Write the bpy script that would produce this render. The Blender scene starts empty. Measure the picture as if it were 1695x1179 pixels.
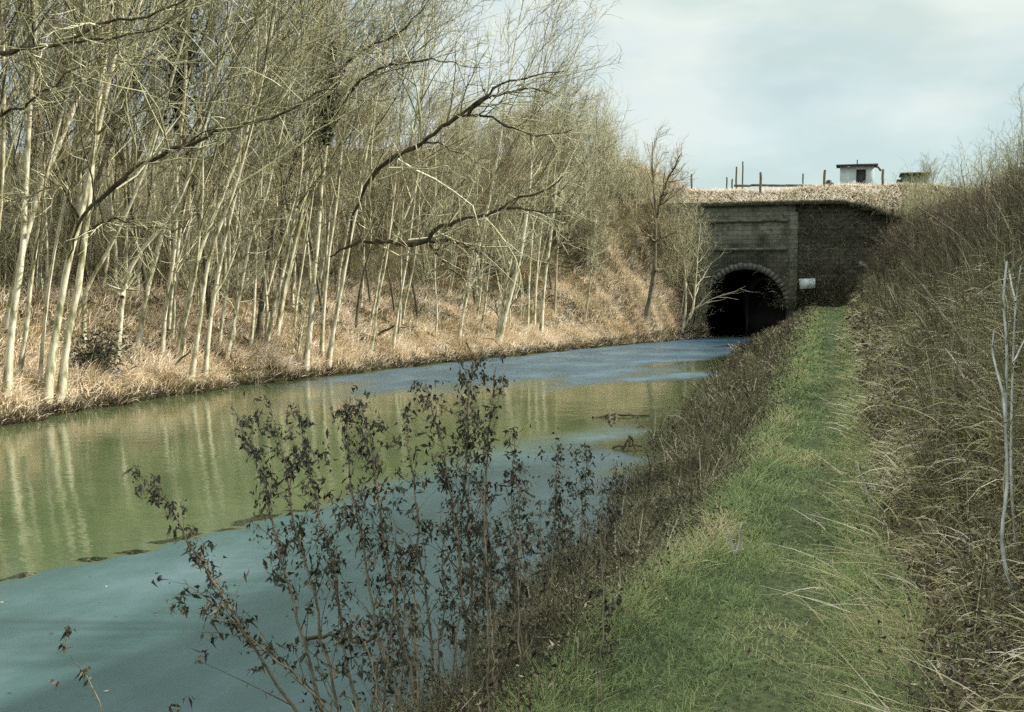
import bpy, math, random
import numpy as np
from mathutils import Matrix, Vector

rng = np.random.default_rng(7)
random.seed(7)
scn = bpy.context.scene
COL = scn.collection

# ------------------------------------------------------------------ camera model
F, CX, CY = 1883.0, 847.5, 589.5
YAW = math.atan((1400 - CX) / F)
PIT = math.atan((CY - 482) / F)
CAMZ = 2.4
_cy, _sy, _cp, _sp = math.cos(YAW), math.sin(YAW), math.cos(PIT), math.sin(PIT)
FWD = np.array([-_sy * _cp, _cy * _cp, -_sp])
RIGHT = np.array([_cy, _sy, 0.0])
UP = np.cross(RIGHT, FWD)
CAM = np.array([0.0, 0.0, CAMZ])

def ray(x, y):
    return FWD + RIGHT * (x - CX) / F - UP * (y - CY) / F

def atY(x, y, Y):
    d = ray(x, y)
    return CAM + d * (Y / d[1])

def onz(x, y, z=0.0):
    d = ray(x, y)
    return CAM + d * ((z - CAMZ) / d[2])

def depth(p):
    return float((np.asarray(p) - CAM) @ FWD)

# ------------------------------------------------------------------ terrain
def sm(a, b, x):
    t = np.clip((x - a) / (b - a), 0, 1)
    return t * t * (3 - 2 * t)

_ph = rng.uniform(0, 6.28, (24, 2))
_fr = [(0.9, 0.35), (2.1, 0.18), (4.7, 0.09), (0.35, 0.6)]
def bump(X, Y, amp=1.0, f=1.0):
    z = 0
    k = 0
    for fr, a in _fr:
        for ang in (0.3, 1.4, 2.6):
            z = z + a / 3 * np.sin(f * fr * (X * math.cos(ang) + Y * math.sin(ang)) + _ph[k, 0])
            k += 1
    return z * amp

def xl(Y):
    return np.interp(Y, [-30, 10, 17, 20.9, 25.8, 30.5, 35, 42.3, 48.8, 55.9, 59.3, 62],
                     [-14.0, -14.3, -14.6, -14.9, -14.8, -14.1, -13.3, -11.6, -10.1, -8.0, -7.1, -7.1]) + 0.12 * np.sin(Y * 1.9) + 0.08 * np.sin(Y * 4.3 + 1)
def xr(Y):
    return np.interp(Y, [-30, 0, 5.8, 8.3, 10.5, 14, 20.6, 38.8, 46.8, 56, 59.6, 62],
                     [-2.6, -2.2, -2.1, -2.1, -2.2, -2.2, -2.7, -3.6, -3.9, -3.2, -2.85, -2.85]) + 0.15 * np.sin(Y * 1.3) + 0.1 * np.sin(Y * 3.1 + 2)
def pz(Y):
    return np.interp(Y, [-30, 5, 16, 35, 51, 60], [0.5, 0.5, 0.65, 1.0, 1.4, 1.6])
def pl(Y):
    return np.interp(Y, [-30, 3, 5, 8, 11, 16, 35, 51, 60], [-1.5, -1.45, -1.3, -0.95, -0.78, -0.76, -1.0, -1.4, -1.6]) + 0.06 * np.sin(Y * 1.7)
def pr(Y):
    return np.interp(Y, [-30, 0, 5, 60], [0.35, 0.3, 0.15, 0.0]) + 0.07 * np.sin(Y * 1.1 + 1)

_ridge = [(58, 1519, 352), (50, 1581, 322), (44, 1626, 300), (40, 1660, 292), (36, 1695, 284)]
_rp = [atY(x, y, Y) for Y, x, y in _ridge]
RY = [-40, 15, 24] + [p[1] for p in _rp][::-1] + [62]
RX = [6.2, 6.0, 5.9] + [p[0] for p in _rp][::-1] + [_rp[0][0]]
RZ = [6.9, 6.5, 5.0] + [p[2] - 0.85 for p in _rp][::-1] + [_rp[0][2] - 0.6]  # near heights, out of view, set to place the hill's shadow on the water
def rxf(Y): return np.interp(Y, RY, RX)
def rzf(Y): return np.interp(Y, RY, RZ) + 0.18 * np.sin(Y * 0.8) + 0.1 * np.sin(Y * 2.3)

WALLY = 60.0
WX0, WX1 = -9.8, 2.4
def wall_top(X):
    return np.interp(X, [-12, -6, -0.3, 0.6, 1.5, 2.4], [6.78, 6.82, 6.82, 6.62, 6.28, 5.95])

def front(X, Y):
    L, R = xl(Y), xr(Y)
    t = L - X
    k = 1 + 5.5 * sm(46, 58.5, Y)
    tt = t * k
    zl = np.interp(tt, [0, 0.25, 1.5, 4, 7, 12, 20, 30, 60, 150], [0.0, 0.34, 0.92, 1.95, 2.7, 3.9, 6.7, 8.6, 9.4, 9.8])
    zl = zl + bump(X, Y, 0.5) * sm(0.3, 5, tt) + bump(X, Y, 0.22, 2.3) * sm(0.2, 1.5, t)
    P = pz(Y)
    a = np.clip((X - R) / np.maximum(pl(Y) - R, 0.2), 0, 1)
    zb = np.interp(a, [0, 0.12, 0.5, 1], [0.0, 0.22, 0.6, 1.0]) * P + bump(X, Y, 0.10, 3) * np.sin(np.pi * a)
    q = np.clip((X - pr(Y)) / np.maximum(rxf(Y) - pr(Y), 0.3), 0, 1)
    zh = P + (rzf(Y) - P) * (0.55 * q + 0.45 * np.sin(q * math.pi / 2) ** 1.3) + bump(X, Y, 0.32, 1.2) * np.sin(np.pi * q) - 0.03 * np.maximum(X - rxf(Y), 0)
    zpath = P + 0.02 * np.sin(Y * 2.1) + 0.015 * np.sin(Y * 5.3 + X * 4)
    bed = -0.5
    z = np.where(X < L, zl, np.where(X < R, bed, np.where(X < pl(Y), zb, np.where(X < pr(Y), zpath, zh))))
    return z

def back(X, Y):
    base = wall_top(X) - 0.12
    z = base + (8.15 - base) * sm(60.5, 66.5, Y) ** 0.8
    z = z + (2.2 * sm(-7.5, -13.5, X)) * sm(60.5, 71, Y)
    z = z + 0.35 * bump(X, Y, 0.6, 1.4) * sm(60.6, 62, Y)
    z = z - 0.5 * sm(3, 9, X) * sm(60.5, 70, Y)
    return z

def H(X, Y):
    X = np.asarray(X, float); Y = np.asarray(Y, float)
    z = np.where(Y <= WALLY + 0.2, front(X, np.minimum(Y, WALLY)), back(X, Y))
    # outside the wall's length the two blend
    o = 1 - sm(WX0 - 2.5, WX0, X) * (1 - sm(WX1, WX1 + 1.5, X))
    bl = front(X, np.minimum(Y, WALLY)) * (1 - sm(57, 66, Y)) + back(X, np.maximum(Y, 60.5)) * sm(57, 66, Y)
    return np.where(o > 0, z * (1 - o) + bl * o, z)

def ground_hit(x, y, tmax=140):
    d = ray(x, y); d = d / d[1]
    ts = np.arange(3.0, tmax, 0.04)
    P = CAM[None] + ts[:, None] * d[None]
    hz = np.maximum(H(P[:, 0], P[:, 1]), 0.0)
    i = np.argmax(P[:, 2] <= hz)
    return P[i]

# ------------------------------------------------------------------ mesh helpers
def mesh_np(name, V, Q, mat, smooth=False, tint=None):
    V = np.ascontiguousarray(V, np.float32); Q = np.asarray(Q, np.int32)
    me = bpy.data.meshes.new(name)
    me.vertices.add(len(V)); me.vertices.foreach_set('co', V.ravel())
    k = Q.shape[1]
    me.loops.add(Q.size); me.loops.foreach_set('vertex_index', Q.ravel())
    me.polygons.add(len(Q))
    me.polygons.foreach_set('loop_start', np.arange(0, Q.size, k, dtype=np.int32))
    me.update(calc_edges=True)
    if smooth:
        me.polygons.foreach_set('use_smooth', np.ones(len(Q), bool))
    if tint is not None:
        ca = me.color_attributes.new('tint', 'FLOAT_COLOR', 'POINT')
        c = np.ones((len(V), 4), np.float32); c[:, 0] = tint; c[:, 1] = tint; c[:, 2] = tint
        ca.data.foreach_set('color', c.ravel())
    me.materials.append(mat)
    me.validate()
    return me

def link(name, me, parent=None, loc=None):
    o = bpy.data.objects.new(name, me)
    COL.objects.link(o)
    if parent is not None: o.parent = parent
    if loc is not None: o.location = [float(v) for v in loc]
    return o

def tag(o, label=None, cat=None, group=None, kind=None):
    if label: o['label'] = label
    if cat: o['category'] = cat
    if group: o['group'] = group
    if kind: o['kind'] = kind
    return o

def thing(name, loc, label, cat, group=None):
    o = bpy.data.objects.new(name, None)
    o.empty_display_size = 0.2
    COL.objects.link(o); o.location = [float(v) for v in loc]
    return tag(o, label, cat, group)

class MB:
    """collects quads"""
    def __init__(s): s.V = []; s.Q = []; s.n = 0
    def add(s, V, Q):
        V = np.asarray(V, float).reshape(-1, 3)
        s.V.append(V); s.Q.append(np.asarray(Q, int).reshape(-1, 4) + s.n); s.n += len(V)
        return s
    def tubes(s, P, R, k=3, cap=False):
        P = np.asarray(P, float); R = np.asarray(R, float)
        if P.ndim == 2: P = P[None]; R = R[None]
        N, n, _ = P.shape
        T = np.gradient(P, axis=1)
        T /= np.linalg.norm(T, axis=2, keepdims=True) + 1e-9
        ref = np.where(np.abs(T[:, :1, 2:3]) > 0.9, np.array([[[1.0, 0, 0]]]), np.array([[[0, 0, 1.0]]]))
        A = np.cross(T, np.broadcast_to(ref, T.shape)); A /= np.linalg.norm(A, axis=2, keepdims=True) + 1e-9
        B = np.cross(T, A)
        th = np.arange(k) * 2 * math.pi / k
        V = P[:, :, None] + R[:, :, None, None] * (A[:, :, None] * np.cos(th)[None, None, :, None] + B[:, :, None] * np.sin(th)[None, None, :, None])
        idx = np.arange(N * n * k).reshape(N, n, k)
        a = idx[:, :-1]; b = idx[:, 1:]
        a2 = np.roll(a, -1, axis=2); b2 = np.roll(b, -1, axis=2)
        Q = np.stack([a, a2, b2, b], -1).reshape(-1, 4)
        s.add(V, Q)
        if cap and k == 8:
            for e in (idx[:, 0], idx[:, -1][:, ::-1]):
                e = e - 0
                s.Q.append(np.concatenate([e[:, [3, 2, 1, 0]], e[:, [7, 6, 5, 4]], e[:, [4, 3, 0, 7]]]) + s.n - N * n * k)
        return s
    def box(s, c, d, rz=0.0):
        x, y, z = [v / 2 for v in d]
        v = np.array([[i * x, j * y, k * z] for i in (-1, 1) for j in (-1, 1) for k in (-1, 1)])
        if rz:
            cc, ss = math.cos(rz), math.sin(rz)
            v = np.stack([v[:, 0] * cc - v[:, 1] * ss, v[:, 0] * ss + v[:, 1] * cc, v[:, 2]], 1)
        return s.add(v + np.asarray(c, float), [[0, 1, 3, 2], [4, 6, 7, 5], [0, 4, 5, 1], [2, 3, 7, 6], [0, 2, 6, 4], [1, 5, 7, 3]])
    def mesh(s, name, mat, smooth=False):
        return mesh_np(name, np.concatenate(s.V), np.concatenate(s.Q), mat, smooth)
    def build(s, name, mat, parent=None, smooth=False, loc=None):
        return link(name, s.mesh(name, mat, smooth), parent, loc)

# ------------------------------------------------------------------ materials
def mat_new(name):
    m = bpy.data.materials.new(name); m.use_nodes = True
    nt = m.node_tree; b = nt.nodes['Principled BSDF']
    return m, nt, b
def node(nt, t, **kw):
    n = nt.nodes.new(t)
    for k, v in kw.items():
        if k in n.inputs.keys(): n.inputs[k].default_value = v
        else: setattr(n, k, v)
    return n
def ramp(nt, cols):
    r = nt.nodes.new('ShaderNodeValToRGB')
    e = r.color_ramp.elements
    while len(e) < len(cols): e.new(0.5)
    for el, (p, c) in zip(e, cols):
        el.position = p; el.color = (*c, 1)
    return r
def noise(nt, scale, detail=6, coord='Object', stretch=None, rough=0.6):
    tc = nt.nodes.new('ShaderNodeTexCoord')
    n = nt.nodes.new('ShaderNodeTexNoise')
    n.inputs['Scale'].default_value = scale; n.inputs['Detail'].default_value = detail; n.inputs['Roughness'].default_value = rough
    src = tc.outputs[coord]
    if stretch:
        mp = nt.nodes.new('ShaderNodeMapping'); mp.inputs['Scale'].default_value = stretch
        nt.links.new(src, mp.inputs['Vector']); src = mp.outputs['Vector']
    nt.links.new(src, n.inputs['Vector'])
    return n

def noisy(name, scale, cols, rough=0.9, bumpd=0.0, stretch=None, spec=0.2, detail=6):
    m, nt, b = mat_new(name)
    n = noise(nt, scale, detail, stretch=stretch)
    r = ramp(nt, cols)
    nt.links.new(n.outputs['Fac'], r.inputs['Fac'])
    nt.links.new(r.outputs['Color'], b.inputs['Base Color'])
    b.inputs['Roughness'].default_value = rough
    b.inputs['Specular IOR Level'].default_value = spec
    if bumpd:
        bp = nt.nodes.new('ShaderNodeBump'); bp.inputs['Strength'].default_value = 0.8; bp.inputs['Distance'].default_value = bumpd
        nt.links.new(n.outputs['Fac'], bp.inputs['Height']); nt.links.new(bp.outputs['Normal'], b.inputs['Normal'])
    return m

def tinted(name, cols, rough=0.85, trans=0.0, nscale=0.0, spec=0.15):
    """colour picked per blade by the random 'tint' attribute, patches from a noise"""
    m, nt, b = mat_new(name)
    at = nt.nodes.new('ShaderNodeAttribute'); at.attribute_name = 'tint'
    r = ramp(nt, cols)
    src = at.outputs['Fac']
    if nscale:
        n = noise(nt, nscale, 3)
        mx = nt.nodes.new('ShaderNodeMath'); mx.operation = 'MULTIPLY_ADD'
        nt.links.new(n.outputs['Fac'], mx.inputs[0]); mx.inputs[1].default_value = 1.2
        sb = nt.nodes.new('ShaderNodeMath'); sb.operation = 'SUBTRACT'; sb.inputs[1].default_value = 0.6
        nt.links.new(src, sb.inputs[0]); nt.links.new(sb.outputs[0], mx.inputs[2])
        src = mx.outputs[0]
    nt.links.new(src, r.inputs['Fac'])
    nt.links.new(r.outputs['Color'], b.inputs['Base Color'])
    b.inputs['Roughness'].default_value = rough
    b.inputs['Specular IOR Level'].default_value = spec
    if trans:
        tr = nt.nodes.new('ShaderNodeBsdfTranslucent'); ms = nt.nodes.new('ShaderNodeMixShader')
        ms.inputs[0].default_value = trans
        nt.links.new(r.outputs['Color'], tr.inputs['Color'])
        nt.links.new(b.outputs[0], ms.inputs[1]); nt.links.new(tr.outputs[0], ms.inputs[2])
        nt.links.new(ms.outputs[0], nt.nodes['Material Output'].inputs['Surface'])
    return m

M = {}
M['bark_pale'] = noisy('bark_pale', 3.0, [(0.25, (0.06, 0.055, 0.03)), (0.42, (0.24, 0.235, 0.13)), (0.52, (0.50, 0.47, 0.35)), (0.66, (0.58, 0.55, 0.43)), (0.78, (0.20, 0.21, 0.11))], 0.9, 0.015, stretch=(2.2, 2.2, 0.8))
M['bark_grey'] = noisy('bark_grey', 3.0, [(0.3, (0.10, 0.09, 0.055)), (0.5, (0.30, 0.28, 0.18)), (0.7, (0.44, 0.41, 0.29))], 0.9, 0.01, stretch=(3, 3, 0.7))
M['bark_half'] = noisy('bark_half', 4.0, [(0.3, (0.05, 0.045, 0.03)), (0.55, (0.13, 0.12, 0.08)), (0.75, (0.24, 0.22, 0.15))], 0.95, 0.02)
M['bark_dark'] = noisy('bark_dark', 5.0, [(0.3, (0.02, 0.017, 0.011)), (0.5, (0.07, 0.06, 0.038)), (0.75, (0.17, 0.15, 0.09))], 0.95, 0.02)
def island(name, cols, rough=0.9):
    m, nt, b = mat_new(name)
    g = nt.nodes.new('ShaderNodeNewGeometry'); r = ramp(nt, cols)
    nt.links.new(g.outputs['Random Per Island'], r.inputs['Fac']); nt.links.new(r.outputs['Color'], b.inputs['Base Color'])
    b.inputs['Roughness'].default_value = rough; b.inputs['Specular IOR Level'].default_value = 0.2
    return m
M['twig'] = island('twig', [(0.0, (0.04, 0.038, 0.025)), (0.25, (0.15, 0.145, 0.085)), (0.5, (0.34, 0.335, 0.195)), (0.8, (0.54, 0.525, 0.34)), (1.0, (0.68, 0.655, 0.49))])
M['bramble'] = island('bramble', [(0.0, (0.02, 0.015, 0.011)), (0.6, (0.085, 0.066, 0.048)), (0.88, (0.17, 0.155, 0.09)), (1.0, (0.4, 0.36, 0.25))])
M['twig_old'] = noisy('twig_old', 1.2, [(0.35, (0.15, 0.145, 0.065)), (0.5, (0.29, 0.28, 0.125)), (0.7, (0.45, 0.42, 0.22))], 0.9)
M['twig_brown'] = noisy('twig_brown', 1.2, [(0.35, (0.13, 0.105, 0.06)), (0.6, (0.28, 0.23, 0.13))], 0.9)
M['twig_bud'] = noisy('twig_bud', 2.0, [(0.35, (0.12, 0.12, 0.065)), (0.6, (0.31, 0.31, 0.175))], 0.9)
M['sapling'] = noisy('sapling_bark', 8.0, [(0.3, (0.12, 0.12, 0.09)), (0.48, (0.34, 0.36, 0.31)), (0.7, (0.52, 0.55, 0.50))], 0.7)
M['weed_stem'] = noisy('weed_stem', 12.0, [(0.3, (0.06, 0.052, 0.036)), (0.7, (0.22, 0.195, 0.125))], 0.9)
M['weed_leaf'] = tinted('weed_leaf', [(0.0, (0.03, 0.033, 0.024)), (0.5, (0.075, 0.082, 0.058)), (0.8, (0.13, 0.13, 0.088)), (1.0, (0.22, 0.18, 0.115))], 0.9, 0.2)
M['slope_leaf'] = tinted('slope_leaf', [(0.0, (0.03, 0.025, 0.02)), (0.4, (0.10, 0.07, 0.052)), (0.65, (0.12, 0.14, 0.06)), (0.85, (0.26, 0.20, 0.14)), (1.0, (0.5, 0.45, 0.33))], 0.8, 0.2)
M['ivy'] = tinted('ivy_leaf', [(0.1, (0.008, 0.014, 0.006)), (0.9, (0.035, 0.05, 0.018))], 0.5, 0.1)
M['straw'] = tinted('straw', [(0.0, (0.22, 0.175, 0.085)), (0.3, (0.57, 0.455, 0.265)), (0.65, (0.78, 0.66, 0.49)), (1.0, (0.86, 0.78, 0.67))], 0.9, 0.2, 0.5)
M['whitened'] = tinted('painted_sun_grass', [(0.0, (0.35, 0.27, 0.14)), (0.4, (0.66, 0.55, 0.36)), (0.75, (0.82, 0.74, 0.62)), (1.0, (0.88, 0.84, 0.78))], 0.9, 0.2, 0.6)  # lighter than straw: the mound's bright sunlight is put into the colour
M['brown_grass'] = tinted('brown_grass', [(0.0, (0.06, 0.042, 0.035)), (0.25, (0.135, 0.095, 0.075)), (0.42, (0.22, 0.18, 0.125)), (0.58, (0.24, 0.28, 0.12)), (0.72, (0.42, 0.41, 0.20)), (0.88, (0.62, 0.55, 0.36)), (1.0, (0.80, 0.75, 0.58))], 0.9, 0.25, 0.7)
M['reed'] = tinted('dead_reed', [(0.0, (0.04, 0.03, 0.02)), (0.4, (0.122, 0.120, 0.070)), (0.75, (0.28, 0.27, 0.15)), (1.0, (0.70, 0.65, 0.47))], 0.9, 0.2, 0.9)
M['green_grass'] = tinted('green_grass', [(0.0, (0.10, 0.13, 0.07)), (0.3, (0.22, 0.31, 0.14)), (0.6, (0.36, 0.45, 0.19)), (0.8, (0.46, 0.48, 0.22)), (1.0, (0.70, 0.63, 0.40))], 0.8, 0.3, 0.8)
M['ground'] = None
def ground_mat():
    m, nt, b = mat_new('soil_and_litter')
    n1 = noise(nt, 0.6, 8); n2 = noise(nt, 7.0, 8)
    r1 = ramp(nt, [(0.3, (0.035, 0.032, 0.016)), (0.5, (0.085, 0.075, 0.035)), (0.7, (0.17, 0.145, 0.08))])
    r2 = ramp(nt, [(0.3, (0.35, 0.35, 0.35)), (0.7, (1, 1, 1))])
    mx = node(nt, 'ShaderNodeMix', data_type='RGBA', blend_type='MULTIPLY'); mx.inputs['Factor'].default_value = 0.8
    nt.links.new(n1.outputs['Fac'], r1.inputs['Fac']); nt.links.new(n2.outputs['Fac'], r2.inputs['Fac'])
    nt.links.new(r1.outputs['Color'], mx.inputs[6]); nt.links.new(r2.outputs['Color'], mx.inputs[7])
    nt.links.new(mx.outputs[2], b.inputs['Base Color']); b.inputs['Roughness'].default_value = 0.95
    b.inputs['Specular IOR Level'].default_value = 0.1
    bp = node(nt, 'ShaderNodeBump'); bp.inputs['Strength'].default_value = 0.9; bp.inputs['Distance'].default_value = 0.08
    nt.links.new(n2.outputs['Fac'], bp.inputs['Height']); nt.links.new(bp.outputs['Normal'], b.inputs['Normal'])
    return m
M['ground'] = ground_mat()
M['chalk'] = noisy('chalky_soil', 2.0, [(0.3, (0.20, 0.18, 0.12)), (0.6, (0.44, 0.41, 0.35))], 0.95, 0.05)
M['path'] = noisy('trodden_grass', 22.0, [(0.32, (0.035, 0.035, 0.02)), (0.5, (0.075, 0.10, 0.04)), (0.68, (0.12, 0.14, 0.06))], 0.95, 0.03)

def water_mat():
    m, nt, b = mat_new('murky_water')
    n = noise(nt, 0.35, 5)
    r = ramp(nt, [(0.35, (0.046, 0.072, 0.030)), (0.65, (0.078, 0.106, 0.044))])
    nt.links.new(n.outputs['Fac'], r.inputs['Fac'])
    at = nt.nodes.new('ShaderNodeAttribute'); at.attribute_name = 'tint'
    n2 = noise(nt, 0.8, 6, stretch=(1, 0.5, 1))
    ad = nt.nodes.new('ShaderNodeMath'); ad.operation = 'MULTIPLY_ADD'; ad.inputs[1].default_value = 0.9
    sb = nt.nodes.new('ShaderNodeMath'); sb.operation = 'SUBTRACT'; sb.inputs[1].default_value = 0.45
    nt.links.new(n2.outputs['Fac'], ad.inputs[0]); nt.links.new(at.outputs['Fac'], sb.inputs[0]); nt.links.new(sb.outputs[0], ad.inputs[2])
    n3 = noise(nt, 5.0, 4, stretch=(1, 0.5, 1)); a3 = nt.nodes.new('ShaderNodeMath'); a3.operation = 'MULTIPLY_ADD'; a3.inputs[1].default_value = 0.7
    s3 = nt.nodes.new('ShaderNodeMath'); s3.operation = 'SUBTRACT'; s3.inputs[1].default_value = 0.35
    nt.links.new(ad.outputs[0], s3.inputs[0]); nt.links.new(n3.outputs['Fac'], a3.inputs[0]); nt.links.new(s3.outputs[0], a3.inputs[2]); ad = a3
    fr = ramp(nt, [(0.02, (0, 0, 0)), (0.85, (1, 1, 1))])
    nt.links.new(ad.outputs[0], fr.inputs['Fac'])
    ml = nt.nodes.new('ShaderNodeMath'); ml.operation = 'MULTIPLY'
    st = ramp(nt, [(0.02, (0, 0, 0)), (0.25, (1, 1, 1))]); nt.links.new(at.outputs['Fac'], st.inputs['Fac'])
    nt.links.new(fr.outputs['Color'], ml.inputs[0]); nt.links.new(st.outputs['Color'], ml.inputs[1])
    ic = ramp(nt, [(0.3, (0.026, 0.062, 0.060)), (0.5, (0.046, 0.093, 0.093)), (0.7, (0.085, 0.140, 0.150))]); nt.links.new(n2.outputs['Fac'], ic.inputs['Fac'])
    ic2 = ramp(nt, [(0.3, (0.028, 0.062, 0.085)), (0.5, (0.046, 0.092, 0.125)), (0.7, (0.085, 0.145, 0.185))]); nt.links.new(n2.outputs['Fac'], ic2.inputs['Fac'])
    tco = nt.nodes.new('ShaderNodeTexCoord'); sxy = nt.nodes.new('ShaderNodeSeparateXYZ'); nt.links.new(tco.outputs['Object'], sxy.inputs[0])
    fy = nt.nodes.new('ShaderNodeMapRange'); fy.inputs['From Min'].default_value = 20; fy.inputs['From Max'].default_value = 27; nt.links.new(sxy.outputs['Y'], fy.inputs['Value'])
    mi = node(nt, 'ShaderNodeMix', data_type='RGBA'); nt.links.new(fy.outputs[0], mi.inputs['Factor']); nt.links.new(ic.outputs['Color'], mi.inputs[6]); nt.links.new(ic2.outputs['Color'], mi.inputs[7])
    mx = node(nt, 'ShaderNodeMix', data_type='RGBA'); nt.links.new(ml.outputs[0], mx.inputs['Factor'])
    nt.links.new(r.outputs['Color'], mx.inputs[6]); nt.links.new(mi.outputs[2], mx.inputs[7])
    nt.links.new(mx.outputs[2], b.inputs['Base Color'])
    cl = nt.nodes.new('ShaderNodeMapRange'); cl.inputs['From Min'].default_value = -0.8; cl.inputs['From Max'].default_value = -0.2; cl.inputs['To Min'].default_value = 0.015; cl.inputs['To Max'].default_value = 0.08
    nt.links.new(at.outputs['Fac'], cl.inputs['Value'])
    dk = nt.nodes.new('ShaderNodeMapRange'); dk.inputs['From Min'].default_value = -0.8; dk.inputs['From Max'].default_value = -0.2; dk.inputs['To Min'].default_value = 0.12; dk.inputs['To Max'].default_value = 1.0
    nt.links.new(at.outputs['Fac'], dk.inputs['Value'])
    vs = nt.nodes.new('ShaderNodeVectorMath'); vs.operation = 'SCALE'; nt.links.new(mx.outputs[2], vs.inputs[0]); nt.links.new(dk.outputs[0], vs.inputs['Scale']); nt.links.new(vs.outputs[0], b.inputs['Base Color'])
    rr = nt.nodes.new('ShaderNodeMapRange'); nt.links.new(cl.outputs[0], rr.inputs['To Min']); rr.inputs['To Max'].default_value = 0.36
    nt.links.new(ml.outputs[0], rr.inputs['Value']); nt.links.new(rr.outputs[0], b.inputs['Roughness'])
    b.inputs['IOR'].default_value = 1.33
    w1 = noise(nt, 2.2, 3); w2 = noise(nt, 9.0, 2)
    bp = node(nt, 'ShaderNodeBump'); bp.inputs['Strength'].default_value = 0.25; bp.inputs['Distance'].default_value = 0.02
    bp2 = node(nt, 'ShaderNodeBump'); bp2.inputs['Strength'].default_value = 0.15; bp2.inputs['Distance'].default_value = 0.006
    nt.links.new(w1.outputs['Fac'], bp.inputs['Height']); nt.links.new(w2.outputs['Fac'], bp2.inputs['Height'])
    nt.links.new(bp.outputs['Normal'], bp2.inputs['Normal']); nt.links.new(bp2.outputs['Normal'], b.inputs['Normal'])
    return m
M['water'] = water_mat()

def masonry(name, c1, c2, mortar, sx, sy, dirt):
    m, nt, b = mat_new(name)
    tc = node(nt, 'ShaderNodeTexCoord')
    sep = node(nt, 'ShaderNodeSeparateXYZ'); cmb = node(nt, 'ShaderNodeCombineXYZ')
    nt.links.new(tc.outputs['Object'], sep.inputs[0])
    ad = node(nt, 'ShaderNodeMath'); ad.operation = 'ADD'
    nt.links.new(sep.outputs['X'], ad.inputs[0]); nt.links.new(sep.outputs['Y'], ad.inputs[1])
    nt.links.new(ad.outputs[0], cmb.inputs['X']); nt.links.new(sep.outputs['Z'], cmb.inputs['Y'])
    br = node(nt, 'ShaderNodeTexBrick')
    br.inputs['Color1'].default_value = (*c1, 1); br.inputs['Color2'].default_value = (*c2, 1); br.inputs['Mortar'].default_value = (*mortar, 1)
    br.inputs['Scale'].default_value = 1; br.inputs['Brick Width'].default_value = sx; br.inputs['Row Height'].default_value = sy
    br.inputs['Mortar Size'].default_value = 0.012; br.inputs['Bias'].default_value = -0.1
    nt.links.new(cmb.outputs[0], br.inputs['Vector'])
    n = noise(nt, 0.9, 8, rough=0.7)
    r = ramp(nt, dirt)
    nt.links.new(n.outputs['Fac'], r.inputs['Fac'])
    mx = node(nt, 'ShaderNodeMix', data_type='RGBA', blend_type='MULTIPLY'); mx.inputs['Factor'].default_value = 1
    nt.links.new(br.outputs['Color'], mx.inputs[6]); nt.links.new(r.outputs['Color'], mx.inputs[7])
    nt.links.new(mx.outputs[2], b.inputs['Base Color']); b.inputs['Roughness'].default_value = 0.95
    bp = node(nt, 'ShaderNodeBump'); bp.inputs['Strength'].default_value = 0.7; bp.inputs['Distance'].default_value = 0.03
    nt.links.new(br.outputs['Fac'], bp.inputs['Height']); bp.invert = True
    nt.links.new(bp.outputs['Normal'], b.inputs['Normal'])
    return m
_dirt = [(0.30, (0.16, 0.16, 0.14)), (0.44, (0.5, 0.55, 0.42)), (0.54, (1, 1, 0.95)), (0.66, (0.6, 0.75, 0.5)), (0.78, (1.3, 1.3, 1.2))]
M['stone'] = masonry('old_stonework', (0.14, 0.145, 0.118), (0.10, 0.104, 0.085), (0.066, 0.064, 0.052), 0.5, 0.24, _dirt)
M['dark_stone'] = masonry('dark_stonework', (0.12, 0.115, 0.095), (0.085, 0.08, 0.068), (0.055, 0.05, 0.042), 0.46, 0.22, _dirt)
M['brick'] = masonry('stained_brickwork', (0.13, 0.075, 0.055), (0.075, 0.05, 0.04), (0.06, 0.055, 0.045), 0.23, 0.08, _dirt)
M['coping'] = noisy('weathered_coping', 2.0, [(0.3, (0.05, 0.05, 0.038)), (0.6, (0.13, 0.13, 0.10)), (0.8, (0.2, 0.2, 0.16))], 0.95, 0.03)
M['ringstone'] = noisy('arch_stone', 2.5, [(0.3, (0.06, 0.062, 0.05)), (0.7, (0.16, 0.165, 0.135))], 0.95, 0.03)
M['lining'] = noisy('unlit_black_lining', 2.0, [(0.3, (0.006, 0.006, 0.005)), (0.7, (0.018, 0.016, 0.014))], 0.95)  # near-black colour stands in for the darkness inside the tunnel
M['signwhite'] = noisy('weathered_white_board', 3.0, [(0.3, (0.52, 0.62, 0.66)), (0.7, (0.74, 0.82, 0.85))], 0.8)
M['post'] = noisy('weathered_wood', 6.0, [(0.3, (0.06, 0.055, 0.03)), (0.7, (0.16, 0.14, 0.08))], 0.9)
M['shedwall'] = noisy('pale_green_boards', 4.0, [(0.3, (0.31, 0.39, 0.375)), (0.7, (0.42, 0.49, 0.47))], 0.7)
M['roof'] = noisy('dark_felt', 4.0, [(0.3, (0.03, 0.03, 0.03)), (0.7, (0.07, 0.07, 0.065))], 0.9)
M['door'] = noisy('dark_door', 4.0, [(0.3, (0.02, 0.022, 0.02)), (0.7, (0.045, 0.045, 0.045))], 0.6)
M['hut2'] = noisy('green_painted_boards', 4.0, [(0.3, (0.06, 0.085, 0.05)), (0.7, (0.12, 0.15, 0.09))], 0.8)
M['log'] = noisy('bleached_wood', 6.0, [(0.3, (0.25, 0.25, 0.20)), (0.7, (0.52, 0.52, 0.46))], 0.85)

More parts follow.
